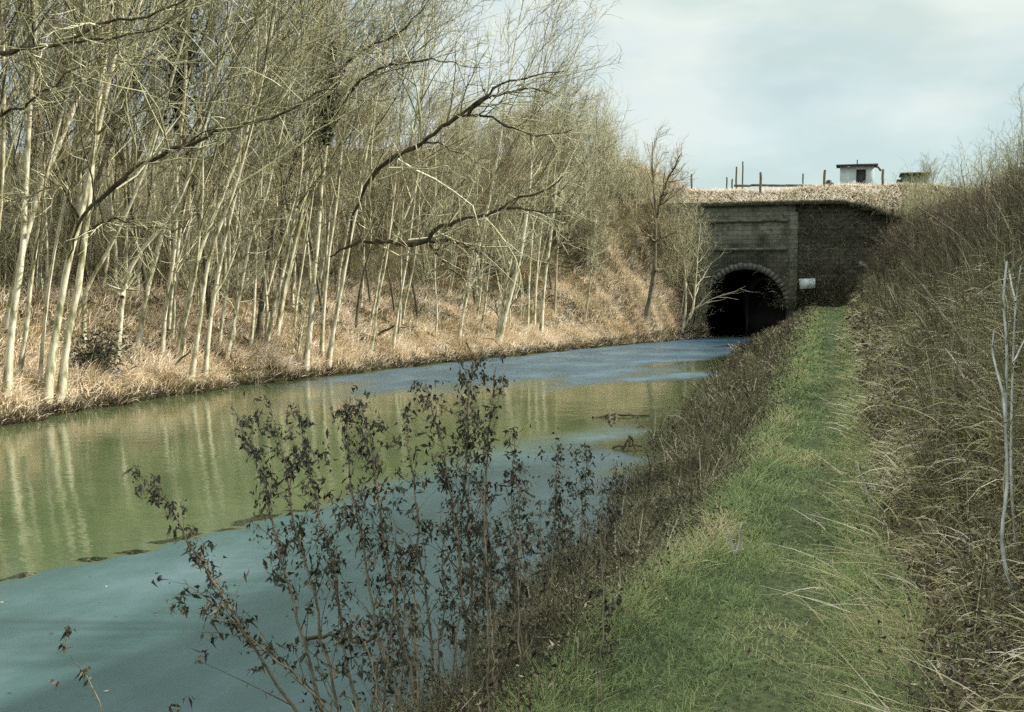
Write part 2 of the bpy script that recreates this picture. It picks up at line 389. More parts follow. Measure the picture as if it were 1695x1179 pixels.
# ------------------------------------------------------------------ setting
def terrain():
    xs = np.unique(np.concatenate([np.linspace(-260, -60, 21), np.linspace(-60, -30, 31), np.linspace(-30, -17, 40), np.linspace(-17, -7, 90),
                                   np.linspace(-7, -4.2, 8), np.linspace(-4.2, 1.0, 70), np.linspace(1.0, 9, 50), np.linspace(9, 30, 22), np.linspace(30, 260, 20)]))
    ys = np.unique(np.concatenate([np.linspace(-60, -2, 20), np.linspace(-2, 20, 90), np.linspace(20, 60, 130), np.array([60.5]), np.linspace(60.8, 80, 50), np.linspace(80, 140, 30), np.linspace(140, 700, 20)]))
    X, Y = np.meshgrid(xs, ys)
    Z = H(X, Y)
    V = np.stack([X, Y, Z], -1).reshape(-1, 3)
    nx, ny = len(xs), len(ys)
    I = np.arange(nx * ny).reshape(ny, nx)
    Q = np.stack([I[:-1, :-1], I[:-1, 1:], I[1:, 1:], I[1:, :-1]], -1)
    jr = int(np.where(np.isclose(ys, 60.0))[0][0])
    keep = np.ones(Q.shape[:2], bool)
    keep[jr, (xs[:-1] > WX0) & (xs[1:] < WX1 - 0.05)] = False
    Q = Q[keep]
    o = link('ground', mesh_np('ground', V, Q, M['ground'], True))
    return tag(o, kind='structure')
terrain()

def strip(name, x0f, x1f, ys, nx, mat, dz):
    X = np.stack([np.linspace(x0f(y), x1f(y), nx) for y in ys])
    Y = np.repeat(np.array(ys)[:, None], nx, 1)
    Z = H(X, Y) + dz
    I = np.arange(X.size).reshape(X.shape)
    Q = np.stack([I[:-1, :-1], I[:-1, 1:], I[1:, 1:], I[1:, :-1]], -1).reshape(-1, 4)
    return tag(link(name, mesh_np(name, np.stack([X, Y, Z], -1).reshape(-1, 3), Q, mat, True)), kind='structure')
strip('path', lambda y: pl(y) + 0.02, lambda y: pr(y) - 0.02, np.linspace(-6, 59.2, 260), 12, M['path'], 0.02)

# water: one flat sheet through the canal and on into the tunnel; thin ice lies on its far reach
def water_sheet():
    xs = np.unique(np.concatenate([np.linspace(-19, -9, 60), np.linspace(-9, -1.2, 160)])); ys = np.unique(np.concatenate([np.linspace(-40, 4, 12), np.linspace(4, 12, 160), np.linspace(12, 62, 260), np.linspace(62, 86, 8)]))
    X, Y = np.meshgrid(xs, ys)
    d = np.stack([X, Y, np.full_like(X, -CAMZ)], -1)
    # extent of the ice, surveyed in plan: broad towards the left bank, narrowing to the portal
    fx = (X - xl(Y)) / (xr(Y) - xl(Y))
    near = np.interp(fx, [0, 0.1, 0.3, 0.5, 0.7, 0.85, 1], [27, 26, 25.5, 26.5, 30, 37, 45]) + 1.2 * np.sin(X * 1.3) + 0.8 * np.sin(X * 3.1 + 1)
    m = sm(-5.0, 6.0, Y - near) * sm(0.02, 0.09, fx)
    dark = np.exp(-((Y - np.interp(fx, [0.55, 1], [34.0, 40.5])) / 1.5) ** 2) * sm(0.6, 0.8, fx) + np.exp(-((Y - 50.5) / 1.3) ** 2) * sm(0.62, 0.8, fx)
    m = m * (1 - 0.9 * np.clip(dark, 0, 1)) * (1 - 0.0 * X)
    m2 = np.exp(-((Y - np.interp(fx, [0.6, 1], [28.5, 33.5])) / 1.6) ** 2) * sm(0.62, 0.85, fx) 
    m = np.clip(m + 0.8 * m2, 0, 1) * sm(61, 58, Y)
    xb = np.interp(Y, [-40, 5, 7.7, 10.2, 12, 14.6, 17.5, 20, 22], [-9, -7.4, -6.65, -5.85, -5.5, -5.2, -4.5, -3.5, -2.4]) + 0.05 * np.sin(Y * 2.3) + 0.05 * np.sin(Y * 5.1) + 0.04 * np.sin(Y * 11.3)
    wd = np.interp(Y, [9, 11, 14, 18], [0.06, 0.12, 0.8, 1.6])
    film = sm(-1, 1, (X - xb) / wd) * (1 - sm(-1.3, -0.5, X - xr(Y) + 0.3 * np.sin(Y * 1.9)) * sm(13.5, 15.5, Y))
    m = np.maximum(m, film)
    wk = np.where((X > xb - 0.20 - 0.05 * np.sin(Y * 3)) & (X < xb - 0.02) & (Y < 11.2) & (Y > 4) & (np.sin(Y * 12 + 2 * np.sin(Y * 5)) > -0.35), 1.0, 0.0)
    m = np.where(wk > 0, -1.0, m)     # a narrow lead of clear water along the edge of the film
    I = np.arange(X.size).reshape(X.shape)
    Q = np.stack([I[:-1, :-1], I[:-1, 1:], I[1:, 1:], I[1:, :-1]], -1).reshape(-1, 4)
    V = np.stack([X, Y, np.zeros_like(X)], -1).reshape(-1, 3)
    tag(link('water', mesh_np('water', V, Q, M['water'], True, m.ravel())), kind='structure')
water_sheet()

# ------------------------------------------------------------------ tunnel portal
AC, AR, ASZ = -5.02, 2.08, 1.45
def arch_z(x):
    d = AR * AR - (x - AC) ** 2
    return ASZ + math.sqrt(max(d, 0))
portal = thing('tunnel_portal', (AC, WALLY, 0), 'dark stone canal tunnel portal with round black mouth at the end of the water', 'tunnel portal')
def loc(V):
    V = np.asarray(V, float); return V - np.array([AC, WALLY, 0])
def facade():
    mb = MB()
    def panel(x0, x1, y0, y1, lowf, n, sub=1):
        xs = np.linspace(x0, x1, n + 1)
        for a, b in zip(xs[:-1], xs[1:]):
            la, lb = lowf(a), lowf(b); ta, tb = wall_top(a), wall_top(b)
            v = [[a, y0, la], [b, y0, lb], [b, y0, tb], [a, y0, ta], [a, y1, la], [b, y1, lb], [b, y1, tb], [a, y1, ta]]
            mb.add(loc(v), [[0, 1, 2, 3], [5, 4, 7, 6], [3, 2, 6, 7], [4, 5, 1, 0]])
        v = [[x0, y0, lowf(x0)], [x0, y1, lowf(x0)], [x0, y1, wall_top(x0)], [x0, y0, wall_top(x0)]]
        mb.add(loc(v), [[3, 2, 1, 0]])
        v = [[x1, y0, lowf(x1)], [x1, y1, lowf(x1)], [x1, y1, wall_top(x1)], [x1, y0, wall_top(x1)]]
        mb.add(loc(v), [[0, 1, 2, 3]])
    low = lambda x: -0.6
    panel(WX0, AC - AR, 59.9, 60.5, low, 8)
    th = np.linspace(math.pi, 0, 41)
    xs = AC + AR * np.cos(th)
    for a, b in zip(xs[:-1], xs[1:]):
        la, lb = arch_z(a), arch_z(b); ta, tb = wall_top(a), wall_top(b)
        v = [[a, 59.9, la], [b, 59.9, lb], [b, 59.9, tb], [a, 59.9, ta], [a, 60.5, la], [b, 60.5, lb], [b, 60.5, tb], [a, 60.5, ta]]
        mb.add(loc(v), [[0, 1, 2, 3], [3, 2, 6, 7], [4, 5, 1, 0]])
    panel(AC + AR, -2.55, 59.9, 60.5, low, 2)
    mb.build('facade', M['stone'], portal)
    mb = MB()
    panel(-2.55, WX1, 60.15, 60.62, low, 10)
    mb.build('wing_wall', M['dark_stone'], portal)
facade()
# barrel lining
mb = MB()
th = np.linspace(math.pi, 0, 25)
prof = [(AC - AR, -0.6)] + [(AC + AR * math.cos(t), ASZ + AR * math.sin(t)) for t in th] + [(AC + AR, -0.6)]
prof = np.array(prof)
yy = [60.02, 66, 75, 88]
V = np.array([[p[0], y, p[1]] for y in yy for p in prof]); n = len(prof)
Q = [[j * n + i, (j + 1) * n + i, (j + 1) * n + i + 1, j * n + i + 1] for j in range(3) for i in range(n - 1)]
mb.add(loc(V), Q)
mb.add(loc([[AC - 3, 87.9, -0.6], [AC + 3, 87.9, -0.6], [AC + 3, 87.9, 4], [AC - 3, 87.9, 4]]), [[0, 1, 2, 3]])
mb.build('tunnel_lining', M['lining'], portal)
# arch ring of separate voussoirs in one part
mb = MB()
ths = np.linspace(math.pi + 0.0, 0, 30)
for i, (t0, t1) in enumerate(zip(ths[:-1], ths[1:])):
    r0, r1 = AR - 0.004, AR + (0.34 if i % 2 else 0.30)
    e = 0.004
    c = [(r0, t0 - e), (r1, t0 - e), (r1, t1 + e), (r0, t1 + e)]
    f = [[AC + r * math.cos(t), 59.84, ASZ + r * math.sin(t)] for r, t in c]
    k = [[AC + r * math.cos(t), 59.93, ASZ + r * math.sin(t)] for r, t in c]
    mb.add(loc(f + k), [[0, 1, 2, 3], [0, 4, 5, 1], [1, 5, 6, 2], [2, 6, 7, 3], [3, 7, 4, 0]])
mb.build('arch_ring', M['ringstone'], portal)
def bar(name, x0, x1, z, h, d, mat):
    mb = MB(); m = 12
    xs = np.linspace(x0, x1, m)
    for a, b in zip(xs[:-1], xs[1:]):
        j = random.uniform(-0.008, 0.008)
        mb.box(loc([(a + b) / 2, 59.9 - d / 2 + 0.01 + j, z + j]), (b - a - 0.006, d, h))
    mb.build(name, mat, portal)
bar('string_course', WX0 + 0.3, -2.9, 4.55, 0.16, 0.12, M['ringstone'])
bar('string_course', WX0 + 0.3, -2.9, 6.0, 0.13, 0.10, M['coping'])
mb = MB(); mb.box(loc([-2.62, 59.93, 3.0]), (0.42, 0.22, 6.8)); mb.build('pilaster', M['stone'], portal)
mb = MB()
xs = np.arange(WX0, WX1, 0.62)
for a in xs:
    b = min(a + 0.612, WX1); xm = (a + b) / 2
    mb.box(loc([xm, 60.17 + random.uniform(-.02, .02), wall_top(xm) + 0.075 + random.uniform(-.015, .015)]), (b - a, 0.86, 0.2))
mb.build('coping', M['coping'], portal)

# ------------------------------------------------------------------ trees
def resample(P, R, n):
    P = np.asarray(P, float); R = np.asarray(R, float)
    d = np.r_[0, np.cumsum(np.linalg.norm(np.diff(P, axis=0), axis=1))]
    u = np.linspace(0, d[-1], n)
    # smooth a bit with catmull-like cubic: interpolate linearly then relax
    Q = np.stack([np.interp(u, d, P[:, i]) for i in range(3)], 1)
    for _ in range(1):
        Q[1:-1] = 0.25 * Q[:-2] + 0.5 * Q[1:-1] + 0.25 * Q[2:]
    return Q, np.interp(u, d, R)

def spawn(P, R, m, f0, f1, ang, lfac, npts, wander, up, rs, rmin, bias=(0, 0, 0), lmin=0.15, taper=0.8, jl=0.35):
    N, n, _ = P.shape
    f = f0 + (f1 - f0) * (np.arange(m)[None] + rng.uniform(0, 1, (N, m))) / m
    x = f * (n - 1); i = np.minimum(x.astype(int), n - 2); w = (x - i)[..., None]
    r = np.arange(N)[:, None]
    pos = P[r, i] * (1 - w) + P[r, i + 1] * w
    tan = P[r, i + 1] - P[r, i]; tan /= np.linalg.norm(tan, axis=-1, keepdims=True) + 1e-9
    rad = R[r, i] * (1 - w[..., 0]) + R[r, i + 1] * w[..., 0]
    pv = rng.normal(size=tan.shape); pv -= tan * (pv * tan).sum(-1, keepdims=True); pv /= np.linalg.norm(pv, axis=-1, keepdims=True) + 1e-9
    a = np.radians(rng.uniform(ang[0], ang[1], f.shape))[..., None]
    d = tan * np.cos(a) + pv * np.sin(a) + np.array(bias)
    d /= np.linalg.norm(d, axis=-1, keepdims=True)
    plen = np.linalg.norm(np.diff(P, axis=1), axis=2).sum(1)[:, None]
    L = np.maximum(plen * lfac * (1.15 - 0.75 * f) * rng.uniform(1 - jl, 1 + jl, f.shape), lmin)
    out = np.zeros((N, m, npts, 3)); out[..., 0, :] = pos
    seg = (L / (npts - 1))[..., None]
    for k in range(1, npts):
        d = d + rng.normal(size=d.shape) * wander + np.array([0, 0, up])
        d /= np.linalg.norm(d, axis=-1, keepdims=True)
        out[..., k, :] = out[..., k - 1, :] + d * seg
    r0 = np.maximum(rad * rs, rmin)
    RR = r0[..., None] * (1 - taper * np.linspace(0, 1, npts))
    return out.reshape(-1, npts, 3), RR.reshape(-1, npts)

BIAS = (0.34, -0.10, 0.12)    # the wood leans out towards the light over the water
def crown_mesh(P, R, nl, nb, nt, nf, f0=0.35, limblen=0.42, mat='twig', bias=BIAS, name='crown', extra=None, dens=1.0):
    mb = MB()
    lp, lr = spawn(P[None], R[None], nl, f0, 0.98, (16, 48), limblen * 1.15, 8, 0.10, 0.05, 0.55, 0.013, bias)
    mb.tubes(lp, lr, 4)
    bp, br = spawn(lp, lr, nb, 0.12, 0.97, (18, 50), 0.55, 6, 0.11, 0.04, 0.6, 0.010, tuple(0.6 * b for b in bias))
    if extra:
        ep = np.stack([e[0] for e in extra]); er = np.stack([e[1] for e in extra])
        xp, xr_ = spawn(ep, er, 16, 0.12, 0.99, (25, 70), 0.42, 6, 0.16, 0.08, 0.6, 0.010, tuple(0.5 * b for b in bias))
        bp = np.concatenate([bp, xp]); br = np.concatenate([br, xr_])
    mb.tubes(bp, br, 3)
    tp, tr = spawn(bp, br, nt, 0.1, 0.98, (18, 55), 0.6, 4, 0.14, 0.04, 0.65, 0.0075, lmin=0.4)
    mb.tubes(tp, tr, 3)
    if nf:
        fp, fr = spawn(tp, tr, nf, 0.1, 0.98, (20, 55), 0.55, 3, 0.15, 0.04, 0.75, 0.0055, lmin=0.3, taper=0.6)
        mb.tubes(fp, fr, 3)
    return mb.mesh(name, M[mat])

def trunk_mesh(P, R, mat, k=8, flare=True):
    P, R = resample(P, R, 26)
    if flare:
        s = np.linspace(0, 1, 26); R = R * (1 + 0.7 * np.exp(-s * 26))
    R = R * (1 + rng.normal(size=26) * 0.05)
    return MB().tubes(P, R, k).mesh('trunk', M[mat], True)

def px_poly(pts, Y0, drift=0.0):
    n = len(pts)
    return np.array([atY(x, y, Y0 + drift * i / max(n - 1, 1)) for i, (x, y) in enumerate(pts)])

def traced_tree(name, label, cat, pts, rpx, mat='bark_pale', nl=13, nb=5, nt=6, nf=1, drift=0.6, limbs=(), f0=0.38, group=None, extend=True,
                stems=(), limblen=0.40, twig='twig', ivy=None):
    B = ground_hit(*pts[0])
    Y0 = B[1]
    P = px_poly(pts, Y0, drift); P[0, 2] -= 0.15
    w = depth(B)
    r0 = rpx * 0.5 * w / F * 0.86
    if extend and pts[-1][1] < 330:
        d = P[-1] - P[-2]; d /= np.linalg.norm(d)
        ht = float(np.interp(pts[0][0], [0, 600, 800, 850, 890, 1000], [12.3, 13.2, 13.2, 11.8, 10.6, 8.4])) - P[-1][2] + rng.uniform(-0.6, 0.8)
        if ht > 1:
            k = max(2, int(ht))
            ex = []
            q = P[-1]
            for _ in range(k):
                d = d + rng.normal(size=3) * 0.07; d[2] += 0.03; d /= np.linalg.norm(d)
                q = q + d * ht / k; ex.append(q)
            P = np.concatenate([P, ex])
    s = np.r_[0, np.cumsum(np.linalg.norm(np.diff(P, axis=0), axis=1))]; s /= s[-1]
    R = r0 * (1 - 0.88 * s ** 1.1)
    base = P[0].copy()
    root = thing(name, base, label, cat, group)
    link('trunk', trunk_mesh(P - base, R, mat), root)
    Pr, Rr = resample(P - base, R, 16)
    extra = []
    for sp, srp in stems:
        q = px_poly(sp, Y0, drift); sr = srp * 0.5 * w / F
        sR = sr * (1 - 0.8 * np.linspace(0, 1, len(q)))
        if sp[0][1] > 560 or True:
            pass
        link('stem', trunk_mesh(q - base, sR, mat, 7, False), root)
        extra.append(resample(q - base, sR, 7))
    for lpts, lr, lmat in limbs:
        lowstart = lpts[0][1] > 370 and len(lpts) > 8
        q = px_poly(lpts, Y0 + drift * 0.3, -1.5); sR = lr * 0.5 * w / F * (1 - 0.78 * np.linspace(0, 1, len(q)))
        if lowstart: sR = lr * 0.5 * w / F * np.interp(np.linspace(0, 1, len(q)), [0, 0.3, 1], [0.25, 1, 0.2])
        q2, r2 = resample(q - base, sR, max(12, 3 * len(q)))
        r2 = r2 * (1 + rng.normal(size=len(r2)) * 0.07)
        q2[1:] = q2[1:] + np.cumsum(rng.normal(size=q2[1:].shape), 0) * 0.008 + rng.normal(size=q2[1:].shape) * 0.025
        link('limb', MB().tubes(q2, r2, 6).mesh('limb', M[lmat], True), root)
        extra.append(resample(q - base, sR, 7))
    if nl:
        link('crown', crown_mesh(Pr, Rr, nl, nb, nt, nf, f0, limblen, twig, extra=extra), root)
    if ivy:
        link('ivy', ivy_mesh(Pr, ivy[0], ivy[1], ivy[2], ivy[3]), root)
    return root

def leaves_mesh(name, C, D, L, W, mat, curl=0.3):
    """leaf-sized kite faces at centres C hanging along D"""
    N = len(C)
    D = D / np.linalg.norm(D, axis=1, keepdims=True)
    S = np.cross(D, rng.normal(size=(N, 3))); S /= np.linalg.norm(S, axis=1, keepdims=True) + 1e-9
    Nn = np.cross(D, S)
    L = L[:, None]; W = W[:, None]
    v = np.stack([C, C + D * L * 0.45 + S * W * 0.5 + Nn * L * curl * 0.3, C + D * L + Nn * L * curl * rng.uniform(-1, 1, (N, 1)), C + D * L * 0.45 - S * W * 0.5 + Nn * L * curl * 0.3], 1)
    t = np.repeat(rng.uniform(0, 1, N), 4)
    return mesh_np(name, v.reshape(-1, 3), np.arange(4 * N).reshape(N, 4), mat, False, t)

def ivy_mesh(P, f0, f1, n, rad):
    f = rng.uniform(f0, f1, n) * (len(P) - 1); i = np.minimum(f.astype(int), len(P) - 2); w = (f - i)[:, None]
    C = P[i] * (1 - w) + P[i + 1] * w
    env = np.sin(np.pi * (f / (len(P) - 1) - f0) / (f1 - f0)) ** 0.5
    C = C + rng.normal(size=(n, 3)) * rad * env[:, None] * np.array([1, 1, 0.7]) * (0.6 + 0.6 * np.abs(np.sin(f * 3.1)))[:, None]
    D = rng.normal(size=(n, 3)) + np.array([0, 0, -0.6])
    return leaves_mesh('ivy', C, D, rng.uniform(0.08, 0.16, n), rng.uniform(0.07, 0.13, n), M['ivy'])

G1 = 'pale trees along the edge of the left bank'
T = traced_tree
T('bare_tree', 'thick pale trunk with a kink halfway up, closest to the left edge of the photo', 'tree',
  [(11, 655), (17, 555), (23, 513), (32, 456), (40, 425), (38, 384), (42, 326), (48, 200), (58, 60), (64, -60)], 14, group=G1, nl=16)
T('bare_tree', 'broad pale leaning trunk whose long dark branch arches right, left of the twin pair', 'tree',
  [(76, 655), (86, 593), (99, 510), (118, 403), (137, 353), (153, 258), (176, 150), (212, 0)], 15, group=G1, nl=15,
  limbs=[([(112, 430), (124, 385), (150, 335), (200, 297), (250, 260), (330, 228), (372, 210), (440, 200), (505, 163), (560, 150)], 8, 'bark_dark'),
         ([(130, 360), (100, 300), (60, 320), (0, 345)], 5, 'bark_dark')])
T('bare_tree', 'broad pale trunk on the right of the close twin pair, roots at the water', 'tree',
  [(99, 662), (111, 555), (130, 479), (139, 403), (147, 345), (150, 300), (166, 150), (188, 0)], 14, group=G1, nl=15,
  limbs=[([(145, 385), (160, 370), (195, 362), (240, 380), (290, 385)], 5, 'bark_dark')])
T('bare_tree', 'slim wavy pale stem just left of the broad twin trunks', 'tree',
  [(65, 640), (71, 555), (80, 479), (90, 414), (101, 361), (115, 296), (124, 250), (140, 120), (150, 0)], 7, group=G1)
T('bare_tree', 'slender trunk rising from the dark rotten stump and bending sharply right', 'tree',
  [(137, 574), (141, 525), (136, 479), (164, 448), (183, 403), (202, 376), (221, 326), (244, 273), (280, 150), (310, 40)], 8, group=G1, nl=11)
T('bare_tree', 'trunk with a sawn-off stub at knee bend, right of the dark stump', 'tree',
  [(191, 609), (200, 536), (202, 487), (206, 464), (229, 414), (262, 385), (290, 350), (330, 250), (360, 120)], 9, group=G1, nl=11,
  stems=[([(202, 492), (207, 478), (213, 470)], 9)])
T('bare_tree', 'straight pale trunk clad in dark ivy higher up, between stub tree and leaning cluster', 'tree',
  [(267, 586), (275, 498), (288, 433), (294, 345), (292, 280), (300, 130), (305, 0)], 8, group=G1, nl=12,
  stems=[([(280, 545), (284, 490), (291, 445), (312, 380), (330, 300), (345, 200)], 5)], ivy=(0.50, 0.84, 900, 0.24))
T('bare_tree', 'leaning pale trunk, first of the cluster beside the propped sticks', 'tree',
  [(316, 624), (330, 536), (341, 448), (349, 410), (362, 376), (381, 338), (410, 240), (440, 110), (458, 0)], 9, group=G1, nl=14)
T('bare_tree', 'leaning trunk forking at mid height inside the leaning cluster', 'tree',
  [(339, 620), (345, 548), (356, 479), (373, 391), (394, 307), (415, 180), (432, 0)], 9, group=G1, nl=13,
  stems=[([(354, 490), (372, 462), (392, 410), (420, 330), (450, 250)], 5)])
T('bare_tree', 'short-looking thin pole set back in the leaning cluster', 'tree',
  [(362, 571), (372, 494), (389, 403), (402, 250), (420, 100)], 6, group=G1, nl=11)
T('bare_tree', 'long thin trunk curving right at the rear of the leaning cluster', 'tree',
  [(373, 593), (391, 517), (410, 422), (412, 387), (436, 345), (470, 200), (495, 60)], 7, group=G1, nl=12,
  stems=[([(386, 540), (400, 480), (420, 440)], 4)])
T('bare_tree', 'upright stem of the V-shaped pair in mid bank', 'tree',
  [(413, 582), (421, 517), (423, 441), (429, 364), (441, 150), (450, 20)], 6, group=G1, nl=11)
T('bare_tree', 'right-leaning stem of the V-shaped pair in mid bank', 'tree',
  [(420, 556), (440, 494), (459, 422), (478, 368), (500, 280), (520, 150), (540, 0)], 6, group=G1, nl=12)
T('bare_tree', 'tall straight pale trunk at mid bank with a dark ivy patch high up', 'tree',
  [(505, 605), (515, 525), (520, 448), (528, 383), (530, 319), (540, 258), (546, 100), (556, -20)], 11, group=G1, nl=15,
  stems=[([(492, 592), (500, 545), (508, 510)], 4)], ivy=(0.5, 0.72, 600, 0.16),
  limbs=[([(540, 215), (600, 125), (650, 108), (700, 100), (745, 102), (800, 115)], 5, 'bark_dark'),
         ([(545, 130), (600, 80), (650, 60), (690, 25), (720, -20)], 5, 'bark_dark')])
T('bare_tree', 'mid-bank trunk that throws a heavy dark broken limb low over the canal', 'tree',
  [(532, 593), (534, 536), (540, 464), (547, 395), (555, 360), (570, 200), (590, 50)], 8, group=G1, nl=12,
  limbs=[([(546, 425), (570, 409), (600, 402), (640, 402), (670, 409), (700, 406), (714, 398), (724, 382), (745, 373), (795, 363), (828, 352), (850, 335), (900, 325), (938, 300)], 9, 'bark_dark'),
         ([(712, 400), (742, 398), (765, 408), (793, 421)], 6, 'bark_dark'),
         ([(712, 406), (735, 437), (778, 465)], 5, 'bark_dark'),
         ([(840, 345), (870, 348), (905, 355), (945, 350)], 5, 'bark_dark')])
T('bare_tree', 'crooked trunk with the great dark upper limb reaching far right against the sky', 'tree',
  [(543, 601), (553, 536), (562, 494), (574, 429), (581, 384), (597, 319), (606, 250), (640, 80), (650, 0)], 9, group=G1, nl=12,
  limbs=[([(578, 405), (585, 360), (600, 318), (620, 288), (640, 268), (668, 252), (700, 237), (735, 208), (768, 188), (800, 165), (830, 142), (880, 130), (935, 118)], 9, 'bark_dark'),
         ([(775, 190), (800, 165), (840, 150), (885, 145), (925, 160)], 6, 'bark_dark'),
         ([(765, 192), (810, 190), (850, 212), (890, 226), (950, 217)], 5, 'bark_dark'),
         ([(700, 237), (735, 235), (760, 250), (800, 270)], 4, 'bark_dark')])
T('bare_tree', 'thin wavy stem left of the fallen dark branch', 'tree',
  [(610, 588), (620, 561), (623, 514), (626, 483), (636, 456), (644, 396), (655, 300), (665, 150), (680, 30)], 5, group=G1, nl=11)
T('bare_tree', 'thin gently curved stem right of the fallen dark branch', 'tree',
  [(649, 580), (657, 527), (663, 488), (673, 435), (678, 396), (690, 300), (698, 130), (715, 20)], 6, group=G1, nl=12)
T('bare_tree', 'dark-footed leaning trunk behind the tallest weed top', 'tree',
  [(758, 566), (765, 525), (776, 477), (784, 448), (800, 380), (822, 270), (845, 120)], 7, group=G1, nl=13,
  stems=[([(776, 477), (795, 450), (825, 430), (850, 400)], 4)])
T('bare_tree', 'stout double-looking trunk, half dark half bright, leaning right toward the portal end', 'tree',
  [(823, 566), (835, 525), (847, 480), (857, 443), (864, 405), (875, 330), (882, 220), (900, 110)], 11, group=G1, nl=13, limblen=0.36,
  stems=[([(822, 560), (833, 500), (842, 450), (850, 410), (868, 340)], 6)])
T('bare_tree', 'narrow straight pole, left of two beside the stout double trunk', 'tree',
  [(873, 541), (875, 490), (876, 456), (882, 380), (890, 260)], 5, group=G1, nl=10, limblen=0.36)
T('bare_tree', 'narrow straight pole, right of two beside the stout double trunk', 'tree',
  [(884, 537), (887, 480), (890, 435), (900, 340), (915, 230)], 5, group=G1, nl=10, limblen=0.36)
T('bare_tree', 'dark-sided trunk with twigs sweeping right, last stout one before the lone tree', 'tree',
  [(895, 557), (899, 488), (905, 437), (912, 390), (920, 320), (930, 220)], 8, group=G1, nl=13, limblen=0.36,
  limbs=[([(905, 437), (925, 405), (945, 365), (975, 340)], 5, 'bark_grey')])
T('bare_tree', 'thin upright pole in the gap left of the lone tree', 'tree',
  [(918, 520), (921, 444), (925, 380), (932, 300)], 5, mat='bark_grey', group=G1, nl=10, limblen=0.36)
T('bare_tree', 'short leaning stem low on the bank nearest to the lone tree', 'tree',
  [(968, 530), (975, 481), (980, 440), (985, 380)], 5, mat='bark_grey', group=G1, nl=10, limblen=0.34)
T('lone_tree', 'lone forked bare tree standing apart left of the tunnel mouth, lit on its right side', 'tree',
  [(1067, 530), (1077, 488), (1084, 444), (1084, 397), (1086, 353), (1082, 310), (1079, 270), (1080, 235)], 11, mat='bark_half', nl=9, nb=4, nt=4, nf=1, f0=0.5, extend=False, limblen=0.28, twig='twig_brown',
  limbs=[([(1087, 360), (1093, 336), (1107, 295), (1120, 272), (1131, 256)], 6, 'bark_half'),
         ([(1084, 400), (1072, 388), (1060, 378), (1050, 356)], 4, 'bark_half'),
         ([(1084, 372), (1070, 364), (1055, 350)], 3, 'bark_half'),
         ([(1085, 446), (1100, 445), (1115, 438), (1130, 433)], 5, 'bark_pale'),
         ([(1085, 400), (1100, 392), (1125, 385)], 3, 'bark_half')])
T('waterside_sapling', 'two-stemmed pale sapling leaning over the water at the left foot of the portal', 'tree',
  [(1128, 546), (1134, 526), (1136, 490), (1133, 438), (1128, 400), (1122, 360)], 5, nl=10, nb=5, nt=4, nf=1, drift=0.1, extend=False, limblen=0.35,
  stems=[([(1130, 544), (1146, 520), (1151, 478), (1155, 420), (1160, 370)], 5)])
T('bare_tree', 'tree off the left edge whose thick dark bough crosses the top left corner', 'tree',
  [(-60, 640), (-50, 500), (-40, 300), (-25, 100), (-15, -20)], 14, group=G1, nl=13,
  limbs=[([(-28, 100), (0, 86), (30, 79), (115, 70), (160, 42), (185, 30), (240, 33), (320, -5)], 10, 'bark_dark'),
         ([(115, 70), (180, 64), (240, 52), (300, 20)], 5, 'bark_dark'),
         ([(-30, 200), (30, 180), (80, 150), (130, 110), (200, 85)], 5, 'bark_dark')])

# --- wood behind: prototypes, then copies with their trunk and crown
def proto_tree(h, r, lean, seed_mat, tw, nl, nb, nt, nf):
    n = 9
    P = np.zeros((n, 3)); d = np.array([lean, -0.03, 1.0])
    for i in range(1, n):
        d = d / np.linalg.norm(d); d = d + np.array([rng.normal() * 0.07, rng.normal() * 0.07, 0.02])
        d /= np.linalg.norm(d); P[i] = P[i - 1] + d * h / (n - 1)
    R = r * (1 - 0.88 * np.linspace(0, 1, n))
    P[0, 2] -= 0.25
    tm = trunk_mesh(P, R, seed_mat, 6)
    Pr, Rr = resample(P, R, 16)
    cm = crown_mesh(Pr, Rr, nl, nb, nt, nf, 0.3, 0.36, tw)
    return tm, cm
protos = [proto_tree(h, r, l, m, t, 12, 5, 5, 1) for h, r, l, m, t in [
    (11, .07, .18, 'bark_pale', 'twig'), (12.5, .09, .10, 'bark_pale', 'twig'), (10, .06, .26, 'bark_pale', 'twig'), (11.5, .07, .05, 'bark_half', 'twig'),
    (9, .055, .2, 'bark_pale', 'twig'), (12, .085, .15, 'bark_half', 'twig'), (8, .05, .12, 'bark_pale', 'twig'), (10.5, .065, .22, 'bark_pale', 'twig_brown')]]
PH = [11, 12.5, 10, 11.5, 9, 12, 8, 10.5]
def project(p):
    v = np.asarray(p, float) - CAM; w = v @ FWD
    return CX + F * (v @ RIGHT) / w, CY - F * (v @ UP) / w
def place(name, pr, p, rz, s, label, cat, group, parts=('trunk', 'crown')):
    o = thing(name, p, label, cat, group)
    o.rotation_euler = (0, 0, rz); o.scale = (s, s, s)
    for nm, me in zip(parts, pr): link(nm, me, o)
    return o
LW = 'slim pale bare tree, one of the crowd packed through the wood up the left slope'
nw = 0
